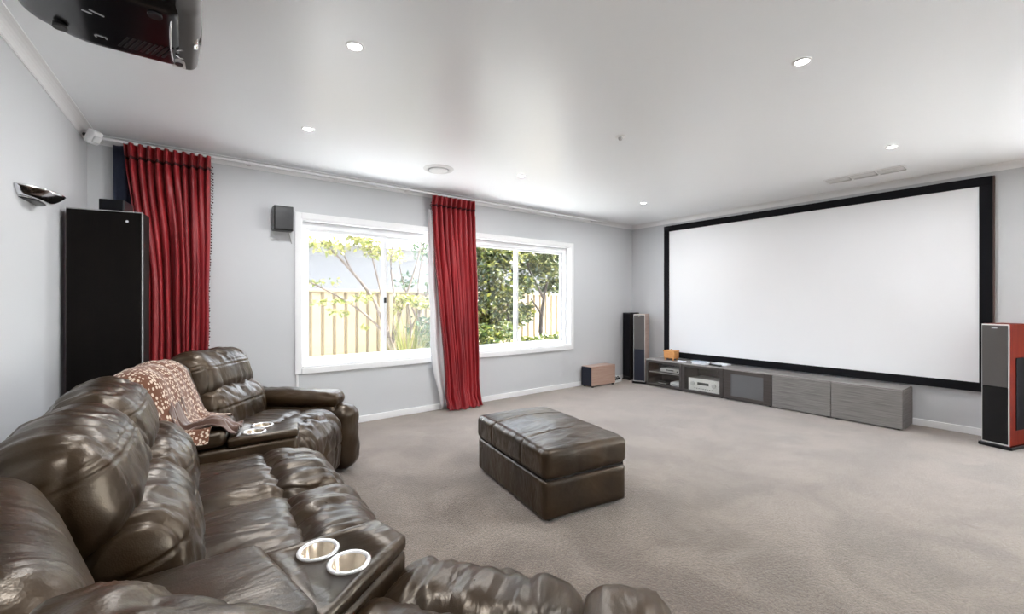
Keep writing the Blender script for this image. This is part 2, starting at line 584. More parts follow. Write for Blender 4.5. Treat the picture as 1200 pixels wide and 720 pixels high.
# wall with the screen; beyond it an added, unseen glazed door for daylight
DY0, DY1, DZ = -3.0, -0.35, 2.36
bm = bmesh.new()
bm_box(bm, SX, SX + 0.20, DY1, WY, 0, H)
bm_box(bm, SX, SX + 0.20, SOUTH - 0.2, DY0, 0, H)
bm_box(bm, SX, SX + 0.20, DY0, DY1, DZ, H)
struct(from_bm('wall_right', bm, M['wall']))
bm = bmesh.new()
v = [bm.verts.new(p) for p in ((lx0, SOUTH, 0), (lx1, WY, 0), (lx1 - 0.4, WY, 0), (lx0 - 0.25, SOUTH, 0))]
w = [bm.verts.new((p.co.x, p.co.y, H)) for p in v]
bm.faces.new(v)
bm.faces.new(w)
for i in range(4):
    bm.faces.new((v[i], v[(i + 1) % 4], w[(i + 1) % 4], w[i]))
bmesh.ops.recalc_face_normals(bm, faces=bm.faces)
struct(from_bm('wall_left', bm, M['wall']))
struct(box('wall_front', -1.3, SX, SOUTH - 0.2, SOUTH, 0, H, M['wall']))
door = struct(box('added_door', SX + 0.06, SX + 0.14, DY0, DY1, DZ - 0.05, DZ, M['alu']))  # added out of view as a daylight opening
for k in range(3):
    ya = DY0 + (DY1 - DY0) * k / 3
    yb = DY0 + (DY1 - DY0) * (k + 1) / 3
    box('added_door_stile', SX + 0.06, SX + 0.14, ya, ya + 0.05, 0, DZ - 0.05, M['alu'], door)
    box('added_door_stile', SX + 0.06, SX + 0.14, yb - 0.05, yb, 0, DZ - 0.05, M['alu'], door)
    box('pane', SX + 0.096, SX + 0.104, ya + 0.05, yb - 0.05, 0.0, DZ - 0.05, M['glass'], door)
# unseen slab added above the door to block direct sun
struct(box('added_sun_block', SX + 0.25, SX + 1.6, -6.0, WY + 0.2, H + 0.02, H + 0.12, M['white']))

# cornices (coved) and baseboards
def coving(name, p0, p1, inward):
    """quarter-hollow plaster cornice from p0 to p1, inward = unit normal into the room"""
    c = 0.063
    prof = [(0, 0), (0, -c), (0.006, -c), (0.006, -c + 0.006)]
    for k in range(7):
        a = math.pi / 2 * k / 6
        prof.append((c - 0.004 - (c - 0.012) * math.cos(a), -c + 0.006 + (c - 0.012) * math.sin(a)))
    prof += [(c - 0.004, -0.006), (c, -0.006), (c, 0)]
    vs, fs = [], []
    for p in (p0, p1):
        for d, z in prof:
            vs.append((p[0] + inward[0] * d, p[1] + inward[1] * d, H + z))
    n = len(prof)
    for k in range(n):
        fs.append((k, (k + 1) % n, n + (k + 1) % n, n + k))
    fs.append(tuple(range(n)))
    fs.append(tuple(range(2 * n - 1, n - 1, -1)))
    me = bpy.data.meshes.new(name)
    me.from_pydata(vs, [], fs)
    b2 = bmesh.new()
    b2.from_mesh(me)
    bmesh.ops.recalc_face_normals(b2, faces=b2.faces)
    b2.to_mesh(me)
    b2.free()
    return struct(link_mesh(name, me, M['white']))
coving('trim_1', (lx1, WY), (SX, WY), (0, -1))
coving('trim_2', (SX, SOUTH), (SX, WY), (-1, 0))
nl = Vector((math.cos(R(-2.71)), math.sin(R(-2.71))))
coving('trim_3', (lx0, SOUTH), (lx1, WY), (nl.x, nl.y))
struct(box('baseboard_back', lx1, SX, WY - 0.014, WY, 0, 0.068, M['white'], bev=0.004))
struct(box('baseboard_right', SX - 0.014, SX, DY1, WY - 0.014, 0, 0.068, M['white'], bev=0.004))
bl = struct(box('baseboard_left', 0, 0.014, 0, (WY - SOUTH - 0.02) / math.cos(R(2.71)), 0, 0.068, M['white'], bev=0.004))
bl.location = (lx0, SOUTH, 0)
bl.rotation_euler = (0, 0, R(-2.71))

# window: architrave, reveal, aluminium frame, four sashes
win = bmesh.new()
a = 0.058
bm_box(win, OX0 - a, OX0, WY - 0.016, WY + 0.001, OZ0 - a, OZ1 + a, 0.004)
bm_box(win, OX1, OX1 + a, WY - 0.016, WY + 0.001, OZ0 - a, OZ1 + a, 0.004)
bm_box(win, OX0, OX1, WY - 0.016, WY + 0.001, OZ1, OZ1 + a, 0.004)
bm_box(win, OX0, OX1, WY - 0.022, WY + 0.001, OZ0 - a, OZ0, 0.004)
win = struct(from_bm('window_1', win, M['white']))
bm = bmesh.new()
t = 0.012
bm_box(bm, OX0, OX0 + t, WY - 0.005, WY + 0.19, OZ0, OZ1)
bm_box(bm, OX1 - t, OX1, WY - 0.005, WY + 0.19, OZ0, OZ1)
bm_box(bm, OX0 + t, OX1 - t, WY - 0.005, WY + 0.19, OZ1 - t, OZ1)
from_bm('reveal_lining', bm, M['white'], win)
box('window_sill', OX0 + t, OX1 - t, WY - 0.01, WY + 0.19, OZ0, OZ0 + 0.018, M['white'], win, bev=0.004)
MULL = 2.66
fy0, fy1 = WY + 0.075, WY + 0.145
bm = bmesh.new()
f = 0.045
for fa, fb_ in ((OX0 + t + f, MULL - 0.06), (MULL + 0.06, OX1 - t - f)):
    bm_box(bm, fa, fb_, fy0, fy1, OZ1 - t - f - 0.02, OZ1 - t)
    bm_box(bm, fa, fb_, fy0, fy1, OZ0 + 0.018, OZ0 + 0.018 + f)
bm_box(bm, OX0 + t, OX0 + t + f, fy0, fy1, OZ0 + 0.018, OZ1 - t)
bm_box(bm, OX1 - t - f, OX1 - t, fy0, fy1, OZ0 + 0.018, OZ1 - t)
bm_box(bm, MULL - 0.06, MULL + 0.06, fy0 - 0.03, fy1, OZ0 + 0.018, OZ1 - t, 0.004)
from_bm('window_frame', bm, M['alu'], win)
zlo, zhi = OZ0 + 0.018 + f, OZ1 - t - f - 0.02
for (xa, xb, yy, rail) in ((OX0 + t + f, 1.78, WY + 0.10, 'b'), (1.735, MULL - 0.06, WY + 0.125, 'a'),
                           (MULL + 0.06, 3.625, WY + 0.10, 'b'), (3.58, OX1 - t - f, WY + 0.125, 'a')):
    bm = bmesh.new()
    s = 0.028
    bm_box(bm, xa, xa + s, yy - 0.012, yy + 0.012, zlo, zhi)
    bm_box(bm, xb - s * 1.4, xb, yy - 0.012, yy + 0.012, zlo, zhi)
    bm_box(bm, xa + s, xb - s * 1.4, yy - 0.012, yy + 0.012, zlo, zlo + s)
    bm_box(bm, xa + s, xb - s * 1.4, yy - 0.012, yy + 0.012, zhi - s, zhi)
    sash = from_bm('sash', bm, M['alu'], win)
    box('pane', xa + s, xb - s * 1.4, yy - 0.003, yy + 0.003, zlo + s, zhi - s, M['glass'], sash)
    if rail == 'b' and xa < 1.5:
        lt = box('latch', xb - 0.032, xb - 0.008, yy - 0.034, yy - 0.012, 1.25, 1.31, M['black'], sash, bev=0.004)
        lt['label'] = 'small black latch'

# curtain track under the cornice
trk = thing('curtain_track', 'thin white curtain track running under the cornice above both curtains', 'curtain track')
box('track', -0.52, 5.2, WY - 0.125, WY - 0.095, 2.475, 2.495, M['white'], trk, bev=0.004)
for k in range(8):
    x = -0.3 + k * 0.75
    box('bracket', x, x + 0.025, WY - 0.12, WY, 2.485, 2.498, M['white'], trk)

# ================================================================== CURTAINS
def curtain(name, label, xt0, xt1, xb0, xb1, z_top, pleats, seed, lining=None, hem_flare=0.0, yb=WY - 0.11):
    root = thing(name, label, 'curtain', ((xb0 + xb1) / 2, yb, 0))
    ox = root.location.x
    rnd = random.Random(seed)
    ph = [rnd.uniform(-0.5, 0.5) for _ in range(pleats + 2)]
    am = [rnd.uniform(0.65, 1.25) for _ in range(pleats + 2)]
    def prof(u, v):
        z = z_top * (1 - v)
        e = smoothstep(0.0, 1.0, v)
        x0 = xt0 + (xb0 - xt0) * (smoothstep(0.0, 0.45, v) if lining is None else e)
        x1 = xt1 + (xb1 - xt1) * e
        k = u * pleats
        i = int(k)
        fr = k - i
        a_ = (am[i] * (1 - fr) + am[i + 1] * fr)
        p_ = (ph[i] * (1 - fr) + ph[i + 1] * fr) * min(1, v * 2.2)
        amp = (0.030 + 0.022 * v) * a_
        if v < 0.05:      # tight gathered heading
            amp = 0.016 + 0.02 * (v / 0.05)
        y = amp * math.sin(2 * math.pi * (k + p_)) + 0.25 * amp * math.sin(4 * math.pi * k + seed)
        x = x0 + (x1 - x0) * u + 0.012 * math.cos(2 * math.pi * (k + p_)) * min(1, v * 4)
        x += 0.012 * noise.noise(Vector((u * 3, v * 4, seed)))
        if v < 0.035:
            y -= 0.015 * (1 - v / 0.035)
        elif v < 0.07:
            y += 0.010
        if hem_flare and v > 0.86:   # crumples on the floor
            tt = (v - 0.86) / 0.14
            y -= hem_flare * tt * tt * (0.6 + 0.5 * noise.noise(Vector((u * 5, 1, seed))))
            x += 0.030 * tt * noise.noise(Vector((u * 6, v * 20, seed + 3)))
            y += 0.035 * tt * noise.noise(Vector((u * 9, v * 26, seed + 5)))
            z = max(0.006 + 0.01 * (1 + math.sin(u * 40)), z + 0.03 * tt * noise.noise(Vector((u * 8, v * 22, seed + 9))))
        return Vector((x - ox, y, z))
    sheet('drape', lambda u, v: prof(u, v), pleats * 12, 90, M['red'], root, thick=0.004)
    # ruffled tape stitched along the heading
    sheet('heading_tape', lambda u, v: prof(u, 0.036 + v * 0.012) + Vector((0, -0.006, 0)), pleats * 12, 3, M['fringe'], root, thick=0.003)
    # beaded fringe along the leading edge
    bm = bmesh.new()
    for side in ((1.0,) if lining is None else (0.0,)):
        for k in range(96):
            vv = 0.03 + 0.93 * k / 95
            p = prof(side, vv)
            s = 1 if side > 0.5 else -1
            q = p + Vector((s * (0.010 + 0.008 * rnd.random()), -0.004, -0.012))
            bmesh.ops.create_icosphere(bm, subdivisions=1, radius=0.007, matrix=Matrix.Translation(q))
            bm_tube(bm, [p, q], 0.0025, 5)
    fr = from_bm('fringe', bm, M['fringe'], root, True)
    fr['kind'] = 'stuff'
    return root, prof

c1, p1 = curtain('curtain', 'red pleated curtain bunched beside the tall black cabinet', -0.375, 0.175, -0.265, 0.150, 2.485, 10, 3)
# the dark blue lining that turns out behind the first curtain
sheet('lining', lambda u, v: Vector((-0.44 + 0.27 * u + 0.03 * v - c1.location.x, 0.055 + 0.012 * math.sin(u * 20), 2.46 * (1 - v) + 0.01)), 30, 20, M['navy'], c1, thick=0.003)
c2, p2 = curtain('curtain', 'red pleated curtain hanging over the middle of the wide window, hem heaped on the carpet', 2.235, 2.800, 2.415, 2.850, 2.470, 9, 8, lining='white', hem_flare=0.10)
def white_lining(u, v):
    z = 2.30 * (1 - v) + 0.02
    bulge = 0.055 * smoothstep(0.05, 0.5, v) + 0.055 * math.sin(math.pi * smoothstep(0.45, 1.0, v))
    x0 = 2.235 + 0.18 * smoothstep(0.05, 1.0, v)
    tail = smoothstep(0.80, 1.0, v) * 0.03
    return Vector((x0 - bulge * (1 - u) - 0.02 * (1 - u) + tail * (1 - u) + 0.16 * u - c2.location.x, 0.050 + 0.014 * math.sin(u * 14 + v * 3), z))
sheet('lining', white_lining, 24, 40, M['lining'], c2, thick=0.003)

# ================================================================== PROJECTION SCREEN
scr = thing('projection_screen', 'huge white projection screen in a black velvet frame on the wall', 'screen', (SX, 2.2, 0.42))
def L(o_, x, y, z):
    return x - o_.location.x, y - o_.location.y, z - o_.location.z
ys0, ys1, zs0, zs1 = 0.505, 3.925, 0.418, 2.425
fw = 0.085
bx = SX - 0.06
def rel(root, name, x0, x1, y0, y1, z0, z1, m, bev=0.0, seg=2):
    l = root.location
    return box(name, x0 - l.x, x1 - l.x, y0 - l.y, y1 - l.y, z0 - l.z, z1 - l.z, m, root, bev, seg)
rel(scr, 'screen_surface', bx + 0.015, bx + 0.03, ys0 + fw - 0.01, ys1 - fw + 0.01, zs0 + fw - 0.01, zs1 - fw + 0.01, M['screen'])
rel(scr, 'frame_rail', bx, SX - 0.002, ys0, ys1, zs1 - fw, zs1, M['black_matte'], 0.004)
rel(scr, 'frame_rail', bx, SX - 0.002, ys0, ys1, zs0, zs0 + fw, M['black_matte'], 0.004)
rel(scr, 'frame_stile', bx, SX - 0.002, ys0, ys0 + fw, zs0 + fw, zs1 - fw, M['black_matte'], 0.004)
rel(scr, 'frame_stile', bx, SX - 0.002, ys1 - fw, ys1, zs0 + fw, zs1 - fw, M['black_matte'], 0.004)
e = rel(scr, 'frame_edge', bx + 0.012, SX - 0.002, ys0 - 0.012, ys0, zs0, zs1, M['screen_side'], 0.002)
e['label'] = 'brown side edge of the frame'

# ================================================================== LOW CABINETS
CX = 5.56
CW = 0.5864
ctop = 0.405
cab_labels = [
    'low dark cabinet with a clear smoked glass door and a shelf, beside the tower speaker',
    'low dark cabinet with a smoked glass door holding the silver receiver',
    'low dark cabinet with a frosted grey glass panel in its door',
    'low cabinet with a plain streaky grey wood door, between two other cabinets',
    'low cabinet with a plain streaky grey wood door, at the bare end of the row']
for i in range(5):
    y1 = 3.991 - CW * i
    y0 = y1 - CW
    cab = thing('cabinet', cab_labels[i], 'cabinet', (CX + 0.2, (y0 + y1) / 2, 0), group='low cabinets under the screen')
    body = M['cab_dark'] if i < 3 else M['cab_grey']
    rel(cab, 'top_panel', CX - 0.004, SX - 0.075, y0 + 0.001, y1 - 0.001, ctop - 0.016, ctop, M['cab_top'], 0.002)
    for s in (0, 1):
        ya = y0 + 0.001 if s == 0 else y1 - 0.017
        rel(cab, 'side_panel', CX + 0.018, SX - 0.02, ya, ya + 0.016, 0.012, ctop - 0.016, body)
    rel(cab, 'bottom_panel', CX + 0.018, SX - 0.02, y0 + 0.017, y1 - 0.017, 0.012, 0.03, body)
    rel(cab, 'back_panel', SX - 0.03, SX - 0.02, y0 + 0.017, y1 - 0.017, 0.03, ctop - 0.016, body)
    for yy in (y0 + 0.04, y1 - 0.04):
        for xx in (CX + 0.05, SX - 0.06):
            l = cab.location
            cyl('foot', (xx - l.x, yy - l.y, 0), (xx - l.x, yy - l.y, 0.013), 0.015, M['black'], cab, seg=12)
    dz0, dz1 = 0.018, ctop - 0.018
    if i < 3:
        m_ = [0.035, 0.045, 0.095][i]
        mz = [0.030, 0.030, 0.045][i]
        l = cab.location
        bm = bmesh.new()
        xa, xb = CX - l.x, CX + 0.018 - l.x
        ya, yb = y0 + 0.003 - l.y, y1 - 0.003 - l.y
        bm_box(bm, xa, xb, ya, ya + m_, dz0, dz1, 0.0015)
        bm_box(bm, xa, xb, yb - m_, yb, dz0, dz1, 0.0015)
        bm_box(bm, xa, xb, ya + m_, yb - m_, dz0, dz0 + mz, 0.0015)
        bm_box(bm, xa, xb, ya + m_, yb - m_, dz1 - mz, dz1, 0.0015)
        d = from_bm('door', bm, M['cab_dark'], cab)
        if i < 2:
            box('glass', xa + 0.006, xa + 0.011, ya + m_, yb - m_, dz0 + mz, dz1 - mz, M['smoke'], d)
        else:
            box('frosted_panel', xa + 0.003, xa + 0.012, ya + m_, yb - m_, dz0 + mz, dz1 - mz, M['frost'], d)
            for (a0, a1) in ((ya + m_, ya + m_ + 0.045), (yb - m_ - 0.012, yb - m_)):
                box('glass_bevel', xa + 0.000, xa + 0.003, a0, a1, dz0 + mz, dz1 - mz, M['frost'], d, bev=0.001)
    else:
        d = rel(cab, 'door', CX, CX + 0.018, y0 + 0.003, y1 - 0.003, dz0, dz1, M['cab_grey'], 0.0015)
    if i == 0:
        rel(cab, 'shelf', CX + 0.05, SX - 0.03, y0 + 0.017, y1 - 0.017, 0.205, 0.218, M['cab_top'])

# things inside the glass-fronted cabinets
def rel_thing(name, label, cat, x, y, z, group=None):
    return thing(name, label, cat, (x, y, z), 0, group)
yA = 3.991
rc = rel_thing('receiver', 'silver hi-fi receiver behind the glass door of the low cabinet', 'receiver', CX + 0.22, yA - CW * 1.5, 0.03)
box('case', -0.16, 0.16, -0.215, 0.215, 0.014, 0.170, M['silver'], rc, bev=0.004)
box('front_plate', -0.172, -0.158, -0.218, 0.218, 0.012, 0.178, M['champagne'], rc, bev=0.003)
box('display', -0.1745, -0.170, -0.075, 0.085, 0.095, 0.130, M['screen_lcd'], rc)
for yy in (-0.15, 0.15):
    cyl('knob', (-0.172, yy, 0.105), (-0.195, yy, 0.105), 0.028, M['silver'], rc, bev=0.003)
for k in range(9):
    cyl('button', (-0.172, -0.12 + k * 0.03, 0.045), (-0.178, -0.12 + k * 0.03, 0.045), 0.006, M['black'], rc, seg=10)
for yy in (-0.17, 0.17):
    for xx in (-0.12, 0.12):
        cyl('foot', (xx, yy, 0.0), (xx, yy, 0.014), 0.02, M['black'], rc, seg=12)
bd = rel_thing('disc_player', 'slim silver disc player lying on the shelf in the end cabinet', 'disc player', CX + 0.22, yA - 0.34, 0.218)
box('case', -0.12, 0.12, -0.16, 0.16, 0.008, 0.06, M['silver'], bd, bev=0.003)
box('disc_tray', -0.123, -0.119, -0.06, 0.06, 0.032, 0.046, M['black'], bd)
cyl('knob', (-0.12, -0.12, 0.03), (-0.128, -0.12, 0.03), 0.01, M['black'], bd, seg=14)
for yy in (-0.13, 0.13):
    box('foot', -0.1, -0.07, yy - 0.015, yy + 0.015, 0, 0.008, M['black'], bd)
gc = rel_thing('game_console', 'white game console lying on the floor of the end cabinet', 'game console', CX + 0.20, yA - 0.44, 0.03)
cushion('shell', (0.11, 0.10, 0.03), 0.02, (0, 0, 0.1), M['paper'], gc, (0, 0, 0.031), wr=0, n=(8, 8, 6))
box('disc_slot', -0.1105, -0.108, -0.05, 0.05, 0.032, 0.036, M['black'], gc)
mb = rel_thing('media_box', 'small black media box on the floor of the end cabinet', 'media box', CX + 0.18, yA - 0.22, 0.03)
box('case', -0.09, 0.09, -0.07, 0.07, 0.005, 0.055, M['black_gloss'], mb, bev=0.004)
box('front_strip', -0.0925, -0.0895, -0.065, 0.065, 0.02, 0.028, M['silver'], mb)
box('foot', -0.07, 0.07, -0.05, 0.05, 0, 0.006, M['black'], mb)

# on top of the cabinets
wb = rel_thing('wooden_box', 'small orange wooden box on short legs on the end cabinet', 'box', 5.74, 3.68, ctop)
box('case', -0.07, 0.07, -0.085, 0.085, 0.024, 0.135, M['oak'], wb, bev=0.012, seg=3)
box('lid', -0.075, 0.075, -0.09, 0.09, 0.118, 0.140, M['oak'], wb, bev=0.006)
lathe('knob', [(0, 0.158), (0.009, 0.156), (0.012, 0.148), (0.007, 0.142), (0.007, 0.138)], M['oak'], wb, 14)
for yy in (-0.06, 0.06):
    for xx in (-0.05, 0.05):
        box('leg', xx - 0.011, xx + 0.011, yy - 0.011, yy + 0.011, 0, 0.026, M['oak'], wb)
for sx in (-1, 1):
    box('slat', 0.01 * 0 + sx * 0.0705, sx * 0.075, -0.005, 0.005, 0.03, 0.118, M['oak'], wb)
def remote(name, label, x, y, rz, m, Lg=0.17):
    t_ = thing(name, label, 'remote', (x, y, ctop), rz)
    box('case', -Lg / 2, Lg / 2, -0.024, 0.024, 0, 0.018, m, t_, bev=0.005)
    for k in range(5):
        box('button_row', -Lg / 2 + 0.02 + k * 0.024, -Lg / 2 + 0.034 + k * 0.024, -0.015, 0.015, 0.018, 0.020, M['edge'] if m is not M['paper'] else M['black'], t_)
    return t_
remote('remote', 'pale remote control lying beside the wooden box', 5.66, 3.46, R(70), M['paper'], 0.14)
remote('remote', 'black remote control lying beside the stacked booklets', 5.66, 2.97, R(75), M['black'], 0.17)
for k, (x, y, z, rz, m, lab) in enumerate([
        (5.70, 3.20, 0.0, 0.25, M['paper'], 'white booklet at the bottom of the little stack on the cabinet'),
        (5.72, 3.22, 0.014, 0.05, M['bluegrey'], 'pale blue booklet on top of the little stack on the cabinet'),
        (5.83, 2.98, 0.0, -0.1, M['paper'], 'thin white booklet lying behind the black remote control')]):
    bk = thing('booklet', lab, 'booklet', (x, y, ctop + z), rz, 'booklets on the cabinet')
    box('pages', -0.07, 0.07, -0.098, 0.098, 0.002, 0.011, M['paper'], bk)
    box('cover', -0.072, 0.072, -0.10, 0.10, 0.011, 0.013, m, bk)
    box('cover', -0.072, 0.072, -0.10, 0.10, 0.0, 0.002, m, bk)

# ================================================================== SPEAKERS
def tower(name, label, x, y, rz, veneer, port=False):
    t_ = thing(name, label, 'speaker', (x, y, 0), rz)          # faces local -x
    hh = 1.07
    box('plinth', -0.175, 0.175, -0.105, 0.105, 0.0, 0.03, M['black_gloss'], t_, bev=0.006)
    b_ = box('cabinet_body', -0.155, 0.165, -0.086, 0.086, 0.03, hh, veneer, t_, bev=0.006, seg=3)
    box('front_baffle', -0.162, -0.153, -0.086, 0.086, 0.032, hh - 0.002, M['silver'], t_, bev=0.003)
    box('grille', -0.172, -0.161, -0.080, 0.080, 0.53, hh - 0.012, M['grille'], t_, bev=0.004)
    fp = box('lower_panel', -0.168, -0.161, -0.080, 0.080, 0.045, 0.53, M['black_gloss'] if port else M['grille_navy'], t_, bev=0.003)
    box('badge', -0.1735, -0.171, -0.018, 0.018, hh - 0.04, hh - 0.03, M['chrome'], t_)
    if port:
        box('side_woofer', -0.06, 0.11, -0.092, -0.085, 0.16, 0.78, M['black_matte'], t_, bev=0.004)
    return t_
tower('tower_speaker', 'tall cherry veneer tower speaker with a grey grille, right of the screen frame', 5.745, 0.415, R(-17), M['cherry'], True)
tower('tower_speaker', 'tall walnut tower speaker with a dark lower panel, between the low cabinets and the corner', 5.735, 4.20, R(24), M['walnut'])
pn = thing('slim_speaker', 'slim black floor speaker standing behind the walnut tower speaker in the corner', 'speaker', (5.82, 4.465, 0), 0)
box('plinth', -0.13, 0.13, -0.078, 0.078, 0, 0.02, M['black'], pn, bev=0.003)
box('cabinet_body', -0.12, 0.12, -0.070, 0.070, 0.02, 1.085, M['black'], pn, bev=0.006)
box('grille', -0.127, -0.118, -0.065, 0.065, 0.06, 1.07, M['black_matte'], pn, bev=0.004)

sb = thing('subwoofer', 'low walnut subwoofer with a navy grille against the window wall', 'subwoofer', (5.0, 4.435, 0), 0)
box('cabinet_body', -0.255, 0.27, -0.10, 0.10, 0.02, 0.305, M['walnut'], sb, bev=0.008, seg=3)
box('grille', -0.272, -0.255, -0.096, 0.096, 0.024, 0.300, M['grille_navy'], sb, bev=0.006)
for xx in (-0.22, 0.23):
    for yy in (-0.08, 0.08):
        cyl('foot', (xx, yy, 0), (xx, yy, 0.022), 0.018, M['black'], sb, seg=12)
cb = thing('power_strip', 'white power strip with black leads on the carpet by the subwoofer', 'power strip', (5.42, 4.43, 0), R(15))
box('case', -0.13, 0.13, -0.028, 0.028, 0, 0.035, M['white'], cb, bev=0.006)
for k in range(3):
    box('plug', -0.09 + k * 0.075, -0.055 + k * 0.075, -0.018, 0.018, 0.035, 0.06, M['black'], cb, bev=0.004)
    tube('lead', [(-0.07 + k * 0.075, 0, 0.058), (-0.05 + k * 0.075, 0.03, 0.075), (0.02 + k * 0.07, 0.07, 0.03), (0.12 + k * 0.05, 0.085, 0.008)], 0.005, M['black'], cb)

# small surround speaker on the window wall, with its lead
ws = thing('wall_speaker', 'small grey box speaker mounted on the wall left of the window', 'speaker', (0.73, WY, 1.915), 0)
box('cabinet_body', -0.085, 0.075, -0.145, -0.03, 0.0, 0.225, M['black'], ws, bev=0.006)
box('grille', -0.080, 0.070, -0.153, -0.143, 0.006, 0.219, M['black'], ws, bev=0.006)
box('bracket', -0.03, 0.03, -0.03, -0.001, 0.07, 0.15, M['black'], ws)
tube('lead', [(0.05, -0.05, 0.0), (0.07, -0.02, -0.05), (0.085, -0.006, -0.10)], 0.004, M['edge'], ws)
wd = thing('cable_cover', 'thin white cable cover running down the wall below the window corner', 'cable cover', (0.862, WY, 0.068), 0)
box('channel', -0.010, 0.010, -0.010, -0.0005, 0, 0.49, M['white'], wd, bev=0.002)
box('channel_lid', -0.007, 0.007, -0.013, -0.010, 0.002, 0.488, M['white'], wd)

# ================================================================== CEILING FITTINGS
dl_spots = [(0.674, 2.182, 'recessed round downlight in the ceiling close to the black projector'),
            (0.722, 3.432, 'recessed round downlight in the ceiling between the corner curtain and the wall speaker'),
            (2.701, 3.412, 'recessed round downlight in the ceiling beside the round vent'),
            (4.694, 3.409, 'recessed round downlight in the ceiling towards the corner with the subwoofer'),
            (2.599, 0.897, 'recessed round downlight in the open ceiling, far from any wall or vent'),
            (4.611, 0.947, 'recessed round downlight in the ceiling beside the long air vent'),
            (0.674, 0.92, 'recessed round downlight in the ceiling over the near end of the sofa')]
def downlight(x, y, label):
    t_ = thing('downlight', label, 'downlight', (x, y, H), 0, 'recessed ceiling downlights')
    lathe('trim_ring', [(0.030, -0.001), (0.033, -0.006), (0.042, -0.006), (0.046, -0.0005)], M['white'], t_, 28)
    lathe('lens', [(0.0, -0.004), (0.026, -0.004), (0.031, -0.002)], M['lamp_glow'], t_, 24)
    ld = bpy.data.lights.new('downlight_lamp', 'AREA')
    ld.shape = 'DISK'
    ld.size = 0.07
    ld.energy = DOWNLIGHT_POWER
    ld.color = (0.97, 0.98, 1.0)
    lo = bpy.data.objects.new('downlight_lamp', ld)
    C.objects.link(lo)
    lo.parent = t_
    lo.location = (0, 0, -0.008)
for p in dl_spots:
    downlight(*p)

rv = thing('round_vent', 'round white ceiling vent above the curtain over the window', 'vent', (1.933, 3.714, H))
lathe('outer_ring', [(0.095, -0.001), (0.10, -0.012), (0.135, -0.010), (0.145, -0.0005)], M['vent'], rv, 36)
lathe('dish', [(0.0, -0.022), (0.05, -0.024), (0.085, -0.018), (0.088, -0.014), (0.05, -0.016), (0.0, -0.014)], M['vent'], rv, 36)
lathe('throat', [(0.0, -0.002), (0.10, -0.002), (0.10, -0.012)], M['vent_dark'], rv, 36)
cyl('stem', (0, 0, -0.016), (0, 0, -0.001), 0.012, M['vent'], rv)

sd = thing('smoke_detector', 'small white ceiling sensor in the middle of the ceiling', 'detector', (2.666, 2.145, H))
lathe('base', [(0.0, -0.008), (0.035, -0.008), (0.040, -0.0005)], M['white'], sd, 28)
lathe('sensor_head', [(0.0, -0.030), (0.012, -0.028), (0.017, -0.018), (0.017, -0.008)], M['vent_dark'], sd, 20)

av = thing('air_vent', 'long white three-panel air vent in the ceiling above the screen', 'vent', (5.40, 1.32, H))
bm = bmesh.new()
bm_box(bm, -0.095, 0.095, -0.32, 0.32, -0.008, -0.0005, 0.003)
from_bm('flange', bm, M['white'], av)
for k in range(3):
    yc = -0.21 + 0.21 * k
    box('recess', -0.075, 0.075, yc - 0.095, yc + 0.095, -0.010, -0.007, M['vent_dark'], av)
    for j in range(6):
        xx = -0.0625 + 0.025 * j
        b_ = box('louvre', -0.014, 0.014, yc - 0.093, yc + 0.093, -0.0015, 0.0015, M['vent'], av)
        b_.location = (xx, 0, -0.016)
        b_.rotation_euler = (0, R(28 if j < 3 else -28), 0)

# security sensor in the corner
lxc = left_x(4.35)
ss = thing('motion_sensor', 'small white motion sensor high in the wall corner', 'sensor', (lxc + 0.02, 4.36, H - 0.055), R(-42))
cyl('bracket', (0, 0, 0.0), (0.05, 0, -0.01), 0.012, M['black'], ss)
cushion('housing', (0.032, 0.036, 0.050), 0.016, (0.1, 0.05, 0.0), M['white'], ss, (0.075, 0, -0.025), tilt=R(30), wr=0, n=(8, 8, 8))
cushion('lens_window', (0.010, 0.026, 0.026), 0.009, (0.2, 0, 0), M['vent'], ss, (0.101, 0, -0.048), tilt=R(30), wr=0, n=(6, 6, 6))

# wall sconce: a shallow curved dish up-light
yc = 3.30
sc = thing('wall_sconce', 'curved silver wall sconce on the left wall', 'wall lamp', (left_x(yc), yc, 1.78), R(-2.71))
def dish(u, v):
    a_ = -math.pi / 2 + math.pi * u
    ry, rx = 0.19 - 0.06 * v, 0.135 - 0.075 * v
    return Vector((rx * math.cos(a_) + 0.002, ry * math.sin(a_), 0.045 - 0.045 * math.sin(v * math.pi / 2) + 0.010 * math.sin(a_) ** 2))
sheet('bowl', dish, 36, 8, M['chrome'], sc, thick=0.004)
box('back_plate', 0.0, 0.012, -0.085, 0.085, 0.0, 0.055, M['silver'], sc, bev=0.004)
sheet('base_plate', lambda u, v: Vector((0.06 * (1 - v) * math.cos(-math.pi / 2 + math.pi * u) + 0.002, 0.13 * (1 - v) * math.sin(-math.pi / 2 + math.pi * u), 0.001)), 24, 3, M['black'], sc, thick=0.003)
cyl('lamp', (0.045, -0.05, 0.03), (0.045, 0.05, 0.03), 0.012, M['white'], sc)

